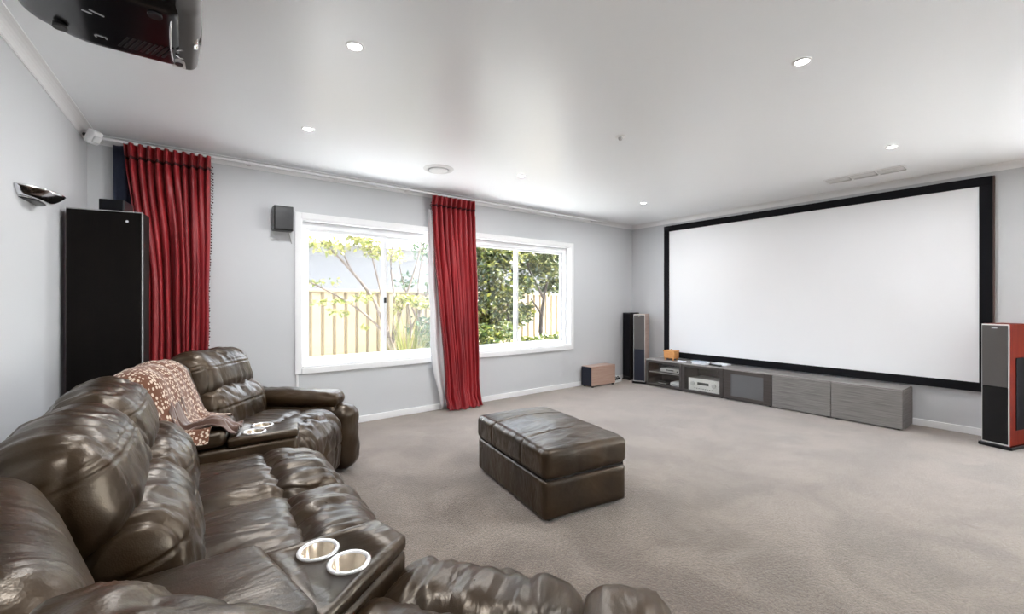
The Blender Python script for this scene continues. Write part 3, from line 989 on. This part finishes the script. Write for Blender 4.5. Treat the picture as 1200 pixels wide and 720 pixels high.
# ================================================================== PROJECTOR
pj = thing('projector', 'black ceiling projector with a glossy curved body above the sofa', 'projector', (-0.20, 2.055, 2.228))
def pj_deform(c):
    t_ = smoothstep(-0.26, -0.05, c.x)
    return Vector((c.x, c.y * (0.80 + 0.20 * t_), c.z * (0.72 + 0.28 * t_) + 0.012 * (1 - t_)))
cushion('case', (0.235, 0.245, 0.075), 0.060, (0.05, 0.03, 0.06), M['black_gloss'], pj, (-0.02, 0, 0.080), wr=0, n=(22, 22, 10), deform=pj_deform)
fb = cushion('front_bezel', (0.038, 0.245, 0.072), 0.034, (0.25, 0.0, 0.05), M['grille'], pj, (0.205, 0, 0.080), wr=0, n=(10, 26, 12))
fb['label'] = 'dark grey front bezel'
lathe_o = lathe('lens_barrel', [(0.0, 0.010), (0.045, 0.014), (0.052, 0.030), (0.060, 0.030), (0.064, 0.0), (0.064, -0.03)], M['black_gloss'], pj, 32)
lathe_o.location = (0.222, 0.0, 0.085)
lathe_o.rotation_euler = (0, R(90), 0)
rg = lathe('lens_ring', [(0.064, 0.0), (0.070, 0.014), (0.078, 0.012), (0.080, 0.0)], M['chrome'], pj, 36)
rg.location = (0.228, 0.0, 0.085)
rg.rotation_euler = (0, R(90), 0)
for k in range(9):
    b_ = box('vent_slot', -0.004, 0.004, -0.05, 0.05, -0.002, 0.001, M['black'], pj)
    b_.location = (0.02 + k * 0.016, 0.10, 0.0015)
    b_.rotation_euler = (0, 0, R(20))
bp_ = box('button_panel', 0.160, 0.205, 0.14, 0.215, 0.006, 0.012, M['silver'], pj, bev=0.003)
cyl('button', (0.182, 0.178, 0.006), (0.182, 0.178, 0.002), 0.014, M['black'], pj, seg=16)
box('indicator', 0.166, 0.174, 0.200, 0.208, 0.003, 0.006, M['white'], pj)
bz = tube('bezel_trim', [(0.168, -0.20, 0.014), (0.160, -0.10, 0.0035), (0.158, 0.0, 0.0015), (0.160, 0.10, 0.003), (0.166, 0.18, 0.010), (0.180, 0.228, 0.030)], 0.0035, M['chrome'], pj)
tube('lens_window_trim', [(0.176, 0.060, 0.004), (0.196, 0.052, 0.008), (0.214, 0.075, 0.016), (0.212, 0.110, 0.014), (0.190, 0.122, 0.006), (0.174, 0.100, 0.004)], 0.003, M['chrome'], pj)
for k, (mx_, my_, ml, mr) in enumerate(((-0.046, 0.104, 0.022, 10), (-0.030, 0.110, 0.016, 75), (-0.058, 0.112, 0.012, 75), (-0.035, -0.060, 0.040, 30), (-0.060, -0.050, 0.026, 20))):
    b_ = box('printed_mark', -ml / 2, ml / 2, -0.002, 0.002, -0.0015, 0.001, M['edge'], pj)
    b_.location = (mx_, my_, -0.0005)
    b_.rotation_euler = (0, 0, R(mr))
for xx, yy in ((-0.15, 0.12), (-0.15, -0.12), (0.12, -0.16)):
    cyl('foot', (xx, yy, 0.012), (xx, yy, -0.004), 0.020, M['black'], pj, seg=16)
cyl('mount_pole', (-0.03, 0, 0.15), (-0.03, 0, 0.280), 0.025, M['black'], pj)
cyl('mount_plate', (-0.03, 0, 0.280), (-0.03, 0, 0.302), 0.08, M['black'], pj)

# ================================================================== TALL CABINET IN THE CORNER
tc_ = thing('tall_cabinet', 'tall narrow black cabinet standing in the corner behind the sofa', 'cabinet', (-0.595, 3.845, 0), R(-10.3))
tw, td, th = 0.375, 0.17, 1.853
box('carcass', 0.0, tw, 0.02, td, 0.02, th, M['blackwood'], tc_, bev=0.003)
dr = box('door', 0.002, tw - 0.004, 0.0, 0.019, 0.04, th - 0.006, M['blackwood'], tc_, bev=0.002)
box('edge_strip', tw - 0.002, tw + 0.004, 0.002, 0.014, 0.04, th - 0.004, M['edge'], tc_)
box('edge_strip', 0.0, tw, 0.002, 0.016, th - 0.003, th + 0.002, M['edge'], tc_)
cyl('lock', (tw - 0.075, 0.0, th - 0.065), (tw - 0.075, -0.005, th - 0.065), 0.008, M['chrome'], dr, seg=14)
box('plinth', 0.01, tw - 0.01, 0.03, td - 0.01, 0, 0.02, M['black'], tc_)
bs = thing('bookshelf_speaker', 'small black speaker lying on top of the tall black cabinet', 'speaker', (-0.37, 3.95, th), R(-10.3))
box('cabinet_body', -0.065, 0.065, -0.08, 0.10, 0.006, 0.085, M['black'], bs, bev=0.005)
box('grille', -0.060, 0.060, -0.088, -0.079, 0.010, 0.081, M['black_matte'], bs, bev=0.003)
for xx in (-0.05, 0.05):
    box('foot', xx - 0.008, xx + 0.008, -0.06, 0.08, 0, 0.007, M['black'], bs)

# ================================================================== OTTOMAN
ot = thing('ottoman', 'brown leather storage ottoman with a padded seamed lid on the carpet', 'ottoman', (1.99, 2.245, 0), R(-8.6))
ow, ol = 0.305, 0.465
cushion('base', (ow, ol, 0.112), 0.022, (0.0, 0.0, 0.0), M['leather'], ot, (0, 0, 0.127), wr=0.002, seed=3, n=(20, 24, 10), wf=(7, 7, 2))
cushion('lid_cushion', (ow + 0.008, ol + 0.008, 0.085), 0.040, (0.012, 0.010, 0.36), M['leather'], ot, (0, 0, 0.328), wr=0.0035, seed=5, n=(34, 110, 14),
        wf=(6, 6, 4), seams=((1, 0.20, 0.013, 0.009), (1, -0.20, 0.013, 0.009)))
box('shadow_gap', -ow + 0.015, ow - 0.015, -ol + 0.015, ol - 0.015, 0.225, 0.256, M['leather_dark'], ot)
for xx in (-0.25, 0.25):
    for yy in (-0.41, 0.41):
        cyl('foot', (xx, yy, 0), (xx, yy, 0.02), 0.02, M['black'], ot, seg=12)

# ================================================================== SECTIONAL SOFA
sofa = thing('sectional_sofa', 'curved brown leather reclining sectional sofa with cup-holder consoles', 'sofa', (0, 2.0, 0))
LEA = M['leather']
def place(o_, x, y, z, ang):
    o_.location = (x - sofa.location.x, y - sofa.location.y, z)
    o_.rotation_euler = (0, 0, ang)

def seat(x, y, ang, seed, recline=0.0, drop=0.0, wid=0.30):
    base = box('seat_base', -0.86, -0.07, -wid + 0.004, wid - 0.004, 0.03, 0.30, LEA, sofa, bev=0.02, seg=3, smooth=True)
    place(base, x, y, 0, ang)
    cushion('back_shell', (0.075, wid - 0.005, 0.36), 0.06, (0.1, 0, 0), LEA, base, (-0.86 - recline * 0.8, 0, 0.47), tilt=R(-9) - recline, seed=seed, wr=0.003, n=(8, 18, 14))
    cushion('seat_cushion', (0.27, wid - 0.004, 0.105), 0.085, (0.03, 0.01, 0.30), LEA, base, (-0.43, 0, 0.375), tilt=R(-3), seed=seed + 1, wr=0.009,
            wf=(3.0, 11, 4), n=(36, 44, 14), gather=0.010, gaxis=1, gfreq=15, gedge=(0,))
    cushion('footrest', (0.175, wid - 0.004, 0.225), 0.125, (0.06, 0.01, 0.10), LEA, base, (-0.098, 0, 0.262), tilt=R(4), seed=seed + 2, wr=0.014,
            wf=(4, 12, 3), n=(26, 48, 34), gather=0.006, gaxis=1, gfreq=13, gedge=(2,), seams=((2, 0.02, 0.018, 0.014), (1, 0.10, 0.014, 0.006), (1, -0.11, 0.014, 0.006)))
    cushion('lumbar_cushion', (0.145, wid - 0.006, 0.165), 0.125, (0.10, 0.01, 0.10), LEA, base, (-0.635 - recline * 0.45, 0, 0.555 - drop * 0.5), tilt=R(-14) - recline, seed=seed + 3, wr=0.008,
            wf=(4, 10, 4), n=(24, 50, 52), gather=0.012, gaxis=1, gfreq=14, gedge=(2,), seams=((2, 0.03, 0.009, 0.006),))
    cushion('headrest', (0.135, wid - 0.002, 0.165), 0.125, (0.12, 0.01, 0.10), LEA, base, (-0.765 - recline, 0, 0.770 - drop), tilt=R(-20) - recline, seed=seed + 4, wr=0.008,
            wf=(4, 9, 4), n=(28, 54, 60), gather=0.014, gaxis=1, gfreq=16, gedge=(2,), seams=((2, 0.045, 0.008, 0.006), (2, 0.072, 0.008, 0.005)))
    return base

A = R(37)
seat(0.52, 1.70, 0, 1)
seat(0.52, 2.30, 0, 11)
s1 = seat(0.70, 3.04, -A, 21, recline=-0.06)
s3 = seat(0.706, 1.045, A, 31, recline=0.10, drop=0.012)

def arm(base, side, seed, back=0.0):
    y = side * 0.395
    a_ = cushion('arm', (0.43, 0.095, 0.235), 0.07, (0.03, 0.08, 0.02), LEA, base, (-0.42, y, 0.275), seed=seed, wr=0.006, n=(28, 10, 16), wf=(6, 6, 4))
    cushion('arm_front', (0.11, 0.10, 0.235), 0.085, (0.15, 0.08, 0.03), LEA, base, (0.0 - back * 0.6, y, 0.255), seed=seed + 1, wr=0.009, n=(14, 12, 18), wf=(6, 6, 8), gather=0.01, gaxis=1, gfreq=30, gedge=(2,))
    cushion('arm_pad', (0.43, 0.098, 0.062), 0.060, (0.02, 0.05, 0.12), LEA, base, (-0.43 - back, y, 0.545), tilt=R(1.5), seed=seed + 2, wr=0.008, n=(34, 12, 10), wf=(9, 5, 5), gather=0.010, gaxis=1, gfreq=30, gedge=(0,))
arm(s1, 1, 41)
arm(s3, -1, 51, 0.10)

def console(mirror, seed):
    """wedge console between two seats; coordinates for the near one, mirrored about y = 2 for the far one"""
    def P(x, y):
        return (x, (4.0 - y) - 2.0) if mirror else (x, y - 2.0)
    def poly(pts):
        q = [P(*p) for p in pts]
        return list(reversed(q)) if mirror else q
    body = prism('console', poly([(-0.34, 1.385), (0.50, 1.385), (0.535, 1.23), (-0.16, 0.71)][::-1]), 0.03, 0.515, LEA, sofa, bev=0.02, smooth=True)
    # deck with two cup holders let in
    cups = [(0.305, 1.335, 0.043), (0.375, 1.215, 0.043)]
    cups = [(0.300, 1.300, 0.046), (0.352, 1.190, 0.046)]
    deck_poly = poly([(0.17, 1.385), (0.50, 1.385), (0.535, 1.23), (0.235, 1.005)][::-1])
    deck = prism('cup_deck', deck_poly, 0.515, 0.560, LEA, body, bev=0.014, smooth=True)
    for o_, zb in ((deck, 0.46), (body, 0.46)):
        cut = bmesh.new()
        for cx_, cy_, cr in cups:
            q = P(cx_, cy_)
            bm_cyl(cut, (q[0], q[1], zb), (q[0], q[1], 0.62), cr, seg=32)
        cme = bpy.data.meshes.new('cutter')
        cut.to_mesh(cme)
        cut.free()
        co = bpy.data.objects.new('cutter', cme)
        C.objects.link(co)
        co.parent = sofa
        md = o_.modifiers.new('holes', 'BOOLEAN')
        md.object = co
        md.solver = 'EXACT'
        bpy.context.view_layer.update()
        ev = o_.evaluated_get(bpy.context.evaluated_depsgraph_get())
        nm = bpy.data.meshes.new_from_object(ev)
        o_.modifiers.clear()
        old = o_.data
        o_.data = nm
        nm.name = old.name
        bpy.data.meshes.remove(old)
        bpy.data.objects.remove(co)
    for cx_, cy_, cr in cups:
        q = P(cx_, cy_)
        cu = lathe('cup_holder', [(0.0, -0.085), (cr - 0.008, -0.085), (cr - 0.004, -0.078), (cr - 0.0005, 0.0), (cr - 0.003, 0.0), (cr - 0.008, -0.076), (0.0, -0.0835)], M['steel'], body, 32)
        cu.location = (q[0], q[1], 0.560)
        rm = lathe('cup_rim', [(cr - 0.003, -0.002), (cr - 0.001, 0.004), (cr + 0.006, 0.006), (cr + 0.010, 0.003), (cr + 0.010, -0.001)], M['rim'], body, 40)
        rm.location = (q[0], q[1], 0.560)
        rm['label'] = 'shiny ring around the cup holder'
    # padded lid of the storage bin
    lp = [(-0.16, 1.375), (0.165, 1.375), (0.24, 1.01), (-0.045, 0.80)]
    bm = bmesh.new()
    ps = poly(lp[::-1])
    lo = [bm.verts.new((x, y, 0.520)) for x, y in ps]
    hi = [bm.verts.new((x, y, 0.605)) for x, y in ps]
    bm.faces.new(list(reversed(lo)))
    bm.faces.new(hi)
    for i in range(4):
        bm.faces.new((lo[i], lo[(i + 1) % 4], hi[(i + 1) % 4], hi[i]))
    bmesh.ops.recalc_face_normals(bm, faces=bm.faces)
    bmesh.ops.bevel(bm, geom=list(bm.edges), offset=0.030, segments=4, profile=0.5, affect='EDGES')
    lid = from_bm('console_lid', bm, LEA, body, True)
    # padded back of the console
    q = P(-0.235 + (0.14 if mirror else 0.0), 1.075)
    ang = math.atan2(1.385 - 0.71, -0.34 + 0.16) - math.pi / 2
    ang = -ang if mirror else ang
    def taper(c):
        return Vector((c.x, c.y * (1.0 - 0.10 * (c.x + 0.1) / 0.2), c.z))
    bk = cushion('console_back', (0.115, 0.345, 0.26), 0.095, (0.12, 0.0, 0.05), LEA, body, (q[0], q[1], 0.655), tilt=R(-16), rz=0, seed=seed, wr=0.005,
                 n=(16, 30, 22), wf=(3, 5, 3), seams=((2, 0.06, 0.010, 0.005),), deform=taper)
    bk.rotation_euler = (0, R(-16), -ang if False else ang)
    return body
console(False, 61)
con2 = console(True, 71)

# throw draped over the far console
th_ = thing('throw_blanket', 'brown throw with pale leaf pattern draped over the far sofa console', 'blanket', (-0.19, 3.0, 0.56))
bpy.context.view_layer.update()
def sofa_tree():
    vs, fs = [], []
    todo = list(sofa.children)
    while todo:
        o_ = todo.pop()
        todo += list(o_.children)
        b0_ = len(vs)
        mw = o_.matrix_world
        vs += [mw @ v_.co for v_ in o_.data.vertices]
        fs += [tuple(b0_ + k for k in p_.vertices) for p_ in o_.data.polygons]
    return BVHTree.FromPolygons(vs, fs)
tree = sofa_tree()
def drape(name, corner, du, dv, n, m, amp, seed, lift=0.010, rounds=60, base=None):
    """lay a sheet over the sofa: corner plus u*du plus v*dv in plan, resting on whatever is below"""
    org = th_.location
    pts, hit = [], []
    for j_ in range(n + 1):
        for i_ in range(n + 1):
            u, v_ = i_ / n, j_ / n
            w1 = 0.022 * noise.noise(Vector((v_ * 4, seed, 1.0)))
            w2 = 0.022 * noise.noise(Vector((u * 4, seed, 5.0)))
            x = corner[0] + du[0] * u + dv[0] * v_ + w1
            y = corner[1] + du[1] * u + dv[1] * v_ + w2
            h = tree.ray_cast(Vector((x, y, 1.6)), Vector((0, 0, -1)))
            z = h[0].z if h[0] is not None else 0.5
            z = max(z, 0.52)
            pts.append((x, y))
            hit.append(z + lift + (base or 0.0))
    H_ = list(hit)
    N = n + 1
    for _ in range(rounds):
        G = list(H_)
        for j_ in range(N):
            for i_ in range(N):
                s_, c_ = 0.0, 0
                for a_, b_ in ((1, 0), (-1, 0), (0, 1), (0, -1)):
                    ii, jj = i_ + a_, j_ + b_
                    if 0 <= ii < N and 0 <= jj < N:
                        s_ += H_[jj * N + ii]
                        c_ += 1
                G[j_ * N + i_] = max(hit[j_ * N + i_], s_ / c_ - 0.0012)
        H_ = G
    vs = []
    for k, (p, z) in enumerate(zip(pts, H_)):
        u, v_ = (k % N) / n, (k // N) / n
        f_ = noise.noise(Vector((u * 7 + 2 * v_, v_ * 2.5 - u, seed)))
        vs.append(Vector((p[0] - org.x, p[1] - org.y, z - org.z + amp * max(0.0, f_ + 0.25))))
    return sheet(name, lambda u, v_: vs[round(v_ * n) * N + round(u * n)], n, n, m, th_, thick=0.005, uv=True)
drape('cloth', (-0.39, 2.63), (0.15, 0.46), (0.48, -0.04), 58, M['throw'], 0.022, 3.0)
fo = drape('folded_edge', (-0.06, 2.655), (0.05, 0.16), (0.27, -0.01), 34, M['throw_back'], 0.045, 8.0, lift=0.016)
fo['label'] = 'plain dark brown satin underside'

# ================================================================== OUTSIDE
gd = struct(box('garden_ground', -6, 16, WY + 0.22, 16, -0.30, -0.12, M['soil_bounce']))
struct(box('bounce_ground', SX + 0.25, 18, -9, WY + 0.22, -0.30, -0.10, M['patio_bounce']))  # unseen pale ground, added to bounce sun in through the door

def rib_mesh(w, h):
    me = bpy.data.meshes.new('paling')
    b2 = bmesh.new()
    prof = [(-w / 2, 0.018), (-w / 2 + 0.012, 0.018), (-w / 2 + 0.034, -0.018), (w / 2 - 0.034, -0.018), (w / 2 - 0.012, 0.018), (w / 2, 0.018)]
    a_ = [b2.verts.new((x, y, 0)) for x, y in prof]
    c_ = [b2.verts.new((x, y, h)) for x, y in prof]
    d_ = [b2.verts.new((x, y + 0.012, 0)) for x, y in prof]
    e_ = [b2.verts.new((x, y + 0.012, h)) for x, y in prof]
    n = len(prof)
    for k in range(n - 1):
        b2.faces.new((a_[k], a_[k + 1], c_[k + 1], c_[k]))
        b2.faces.new((d_[k + 1], d_[k], e_[k], e_[k + 1]))
        b2.faces.new((c_[k], c_[k + 1], e_[k + 1], e_[k]))
    b2.to_mesh(me)
    b2.free()
    me.materials.append(M['fence'])
    return me
FA, FB = Vector((-1.6, 7.45)), Vector((12.4, 8.1))
fdir = (FB - FA)
flen = fdir.length
fn = thing('garden_fence', 'cream ribbed steel garden fence outside the window', 'fence', (FA.x, FA.y, -0.15), math.atan2(fdir.y, fdir.x))
pw = 0.19
pm = rib_mesh(pw, 1.58)
npal = int(flen / pw)
for k in range(npal):
    o_ = bpy.data.objects.new('paling', pm)
    C.objects.link(o_)
    o_.parent = fn
    o_.location = (pw * (k + 0.5), 0, 0)
box('top_rail', 0, npal * pw, -0.030, 0.042, 1.575, 1.625, M['fence'], fn, bev=0.006)
for k in range(0, 7):
    box('post', k * 2.3, k * 2.3 + 0.05, 0.03, 0.08, 0, 1.60, M['fence'], fn)

# neighbour's house
nh = thing('neighbour_house', 'pale grey rendered neighbouring house above the fence', 'house', (5.0, 11.0, 0))
box('wall', -9, 7, 0, 4, -0.2, 2.75, M['house'], nh)
box('fascia', -9.4, 7.4, -0.48, -0.44, 2.66, 2.86, M['white'], nh)
box('gutter', -9.4, 7.4, -0.58, -0.48, 2.74, 2.86, M['white'], nh, bev=0.02)
box('eave_lining', -9.4, 7.4, -0.44, 0.0, 2.66, 2.68, M['white'], nh)
bm = bmesh.new()
vs = [bm.verts.new(p) for p in ((-9.4, -0.5, 2.86), (7.4, -0.5, 2.86), (7.4, 2.2, 4.1), (-9.4, 2.2, 4.1), (-9.4, -0.5, 2.80), (7.4, -0.5, 2.80), (7.4, 2.2, 4.0), (-9.4, 2.2, 4.0))]
for q in ((0, 1, 2, 3), (7, 6, 5, 4), (0, 4, 5, 1), (1, 5, 6, 2), (2, 6, 7, 3), (3, 7, 4, 0)):
    bm.faces.new([vs[i] for i in q])
from_bm('roof', bm, M['roof'], nh)
# trees and shrubs
def at_px(px, py, Y):     # where a sight line through a picture point meets the plane y = Y (used to measure the garden)
    dx = (px - 600.0) / 507.0
    d = (0.6035 + dx * 0.7974, 0.7974 - dx * 0.6035)
    D = Y / d[1]
    return Vector((D * d[0], Y, 1.26 - (py - 354.0) * D / 507.0))

def leaves_bm(bm, centre, rad, count, size, rnd, flat=1.0, droop=0.3):
    for _ in range(count):
        while True:
            q = Vector((rnd.uniform(-1, 1), rnd.uniform(-1, 1), rnd.uniform(-1, 1)))
            if q.length <= 1:
                break
        q = q * (0.55 + 0.45 * rnd.random())
        p = Vector((centre[0] + q.x * rad[0], centre[1] + q.y * rad[1], centre[2] + q.z * rad[2]))
        d = Vector((rnd.gauss(0, 1), rnd.gauss(0, 1), rnd.gauss(0, 0.6) - droop)).normalized()
        s = d.cross(Vector((rnd.gauss(0, 1), rnd.gauss(0, 1), rnd.gauss(0, 1)))).normalized()
        up = d.cross(s)
        l = size * rnd.uniform(0.7, 1.35)
        w = l * 0.28
        a_ = bm.verts.new(p)
        b_ = bm.verts.new(p + d * l * 0.45 + s * w + up * w * 0.35)
        c_ = bm.verts.new(p + d * l)
        e_ = bm.verts.new(p + d * l * 0.45 - s * w + up * w * 0.35)
        bm.faces.new((a_, b_, c_))
        bm.faces.new((a_, c_, e_))

def plant(name, label, base, branches, clusters, bark, leaf, size, seed, cat='tree', group=None):
    rnd = random.Random(seed)
    t_ = thing(name, label, cat, base, 0, group)
    B = Vector(base)
    for k, (pts, r0, r1) in enumerate(branches):
        pp = smooth_path([Vector(p) - B for p in pts], 5)
        rr = [r0 + (r1 - r0) * i / (len(pp) - 1) for i in range(len(pp))]
        bm = bmesh.new()
        bm_tube(bm, pp, rr, 7)
        from_bm('trunk' if k == 0 else 'branch', bm, bark, t_, True)
    bm = bmesh.new()
    for c, rad, cnt in clusters:
        leaves_bm(bm, Vector(c) - B, rad, cnt, size, rnd)
    fo_ = from_bm('foliage', bm, leaf, t_)
    fo_['kind'] = 'stuff'
    return t_

Y1 = 6.5
g = lambda px, py, Y=Y1: at_px(px, py, Y)
def ground(px, Y):
    p = at_px(px, 400, Y)
    return Vector((p.x, Y, -0.13))
b0 = ground(468, Y1)
plant('young_tree', 'young tree with slanting bare branches and pale yellow-green leaves outside the window', b0,
      [([b0, g(462, 415), g(455, 395)], 0.045, 0.035),
       ([g(456, 397), g(438, 352), g(412, 318), g(392, 297), g(372, 280)], 0.030, 0.010),
       ([g(455, 395), g(432, 372), g(404, 352), g(374, 336), g(352, 326)], 0.022, 0.008),
       ([g(456, 396), g(448, 350), g(436, 300), g(430, 262)], 0.022, 0.008),
       ([g(460, 400), g(462, 350), g(458, 310), g(463, 268)], 0.022, 0.008),
       ([g(460, 402), g(475, 350), g(488, 310), g(497, 272)], 0.024, 0.008),
       ([g(412, 318), g(400, 290), g(398, 268)], 0.014, 0.006),
       ([g(436, 300), g(448, 280), g(452, 262)], 0.012, 0.006)],
      [(g(390, 290), (0.32, 0.25, 0.15), 130), (g(408, 272), (0.34, 0.3, 0.12), 150), (g(428, 282), (0.30, 0.3, 0.16), 150), (g(440, 295), (0.22, 0.25, 0.13), 90),
       (g(370, 282), (0.20, 0.2, 0.10), 50), (g(372, 330), (0.10, 0.12, 0.06), 16), (g(392, 330), (0.06, 0.1, 0.06), 12), (g(378, 354), (0.16, 0.15, 0.05), 30), (g(400, 352), (0.20, 0.15, 0.05), 40),
       (g(398, 366), (0.16, 0.1, 0.05), 28), (g(426, 348), (0.18, 0.2, 0.10), 50), (g(428, 383), (0.07, 0.1, 0.04), 14), (g(464, 300), (0.18, 0.2, 0.16), 70), (g(460, 270), (0.2, 0.2, 0.1), 50)],
      M['bark'], M['leaf_pale'], 0.075, 4)
b1 = ground(492, 6.9)
plant('small_tree', 'blue-green leafed shrub with cream flower heads left of the middle curtain outside', b1,
      [([b1, g(492, 400, 6.9), g(490, 340, 6.9), g(498, 280, 6.9)], 0.035, 0.010), ([g(491, 380, 6.9), g(475, 340, 6.9), g(468, 310, 6.9)], 0.02, 0.008), ([g(491, 370, 6.9), g(508, 320, 6.9), g(515, 290, 6.9)], 0.02, 0.008)],
      [(g(500, 290, 6.9), (0.35, 0.3, 0.30), 170), (g(512, 340, 6.9), (0.30, 0.3, 0.45), 260), (g(495, 385, 6.9), (0.38, 0.3, 0.30), 260), (g(508, 400, 6.9), (0.35, 0.3, 0.25), 180), (g(478, 330, 6.9), (0.22, 0.2, 0.2), 50)],
      M['bark'], M['leaf_teal'], 0.085, 5)
# flowering heads on a neighbouring shrub
b1b = ground(482, 6.3)
plant('flowering_shrub', 'shrub with creamy yellow tufts in front of the blue-green shrub outside', b1b,
      [([b1b, g(482, 390, 6.3), g(478, 352, 6.3)], 0.02, 0.008), ([g(482, 385, 6.3), g(496, 355, 6.3)], 0.012, 0.006)],
      [(g(476, 350, 6.3), (0.22, 0.2, 0.09), 110), (g(496, 356, 6.3), (0.2, 0.2, 0.10), 110), (g(466, 362, 6.3), (0.1, 0.1, 0.06), 30)],
      M['bark'], M['leaf_pale'], 0.08, 6, cat='shrub')
# strap-leaved clump
rnd = random.Random(9)
b2_ = at_px(478, 428, 6.1)
b2_.z = -0.13
sp = thing('strappy_plant', 'yellow-green strap-leaved clump under the young tree outside', 'plant', b2_)
bm = bmesh.new()
for k in range(230):
    a_ = rnd.uniform(0, 2 * math.pi)
    ln = rnd.uniform(0.85, 1.55)
    out = rnd.uniform(0.12, 0.50)
    w = rnd.uniform(0.007, 0.013)
    d = Vector((math.cos(a_), math.sin(a_), 0))
    s = Vector((-d.y, d.x, 0))
    st = d * rnd.uniform(0, 0.12)
    prev = None
    for j in range(5):
        tt = j / 4
        p = st + d * out * tt * tt * 1.1 + Vector((0, 0, ln * (tt - 0.30 * tt * tt * (out / 0.4))))
        ww = w * (1 - 0.9 * tt)
        pr = (bm.verts.new(p - s * ww), bm.verts.new(p + s * ww))
        if prev:
            bm.faces.new((prev[0], prev[1], pr[1], pr[0]))
        prev = pr
fo_ = from_bm('blades', bm, M['blade'], sp)
fo_['kind'] = 'stuff'
cyl('crown', (0, 0, 0), (0, 0, 0.12), 0.10, M['bark_dark'], sp, r1=0.05)

# dense shrubs seen through the other half of the window
def bush(name, label, px, Y, cl, branches, leaf, size, seed, group=None):
    b_ = ground(px, Y)
    br = [([b_] + [at_px(x, y, Y) for x, y in branches[0]], 0.06, 0.03)]
    for bb in branches[1:]:
        br.append(([at_px(x, y, Y) for x, y in bb], 0.032, 0.012))
    plant(name, label, b_, br, [(at_px(x, y, Y + dy), rad, cnt) for x, y, dy, rad, cnt in cl], M['bark_dark'], leaf, size, seed, group=group)
bush('garden_tree', 'dark trunked leafy tree growing against the fence at the end of the window', 634, 6.9,
     [(640, 312, 0, (0.55, 0.4, 0.35), 900), (620, 300, 0.1, (0.5, 0.4, 0.35), 800), (650, 292, 0, (0.5, 0.4, 0.28), 600), (612, 332, 0, (0.35, 0.35, 0.30), 450), (646, 335, 0.1, (0.35, 0.3, 0.2), 300), (660, 330, 0, (0.3, 0.3, 0.3), 280), (612, 365, 0.1, (0.30, 0.3, 0.24), 320)],
     [[(634, 380), (638, 345)], [(638, 345), (645, 315), (650, 290)], [(637, 350), (622, 320), (615, 298)], [(636, 370), (622, 350)]], M['leaf_dark'], 0.10, 12)
bush('dense_shrub', 'dense dark green shrub beside the curtain over the window', 575, 6.7,
     [(572, 320, 0, (0.50, 0.45, 0.40), 900), (590, 300, 0, (0.45, 0.4, 0.32), 700), (565, 355, 0, (0.40, 0.4, 0.36), 700), (592, 345, 0, (0.36, 0.4, 0.32), 500), (560, 295, 0.2, (0.4, 0.4, 0.3), 500), (545, 330, 0.2, (0.35, 0.35, 0.6), 500), (600, 370, 0.1, (0.34, 0.3, 0.26), 420), (575, 375, 0, (0.36, 0.3, 0.22), 420)],
     [[(576, 385), (574, 345)], [(574, 345), (586, 310)], [(574, 350), (562, 310)], [(598, 395), (594, 350)]], M['leaf_dark'], 0.10, 13)
bush('low_shrub', 'low mid-green shrub under the dark trunked tree outside', 648, 6.5,
     [(652, 398, 0, (0.45, 0.3, 0.16), 330), (628, 400, 0, (0.40, 0.3, 0.15), 330)], [[(648, 412), (650, 400)]], M['leaf_mid'], 0.09, 14)
bush('low_shrub', 'low brownish-green shrub at the foot of the dense dark shrub', 580, 6.4,
     [(570, 392, 0, (0.42, 0.3, 0.24), 420), (592, 388, 0, (0.36, 0.3, 0.24), 330), (552, 396, 0, (0.4, 0.3, 0.24), 300)], [[(580, 415), (580, 395)]], M['leaf_mid'], 0.09, 15)
bush('yellow_tree', 'yellow-green bushy tree filling the gap behind the dense dark shrub', 600, 7.2,
     [(570, 292, 0, (0.5, 0.2, 0.35), 420), (628, 285, 0, (0.5, 0.2, 0.3), 420), (655, 305, 0, (0.3, 0.2, 0.3), 240)], [[(600, 350), (604, 300)], [(602, 320), (575, 295)], [(602, 320), (630, 290)]], M['leaf_pale'], 0.10, 16)
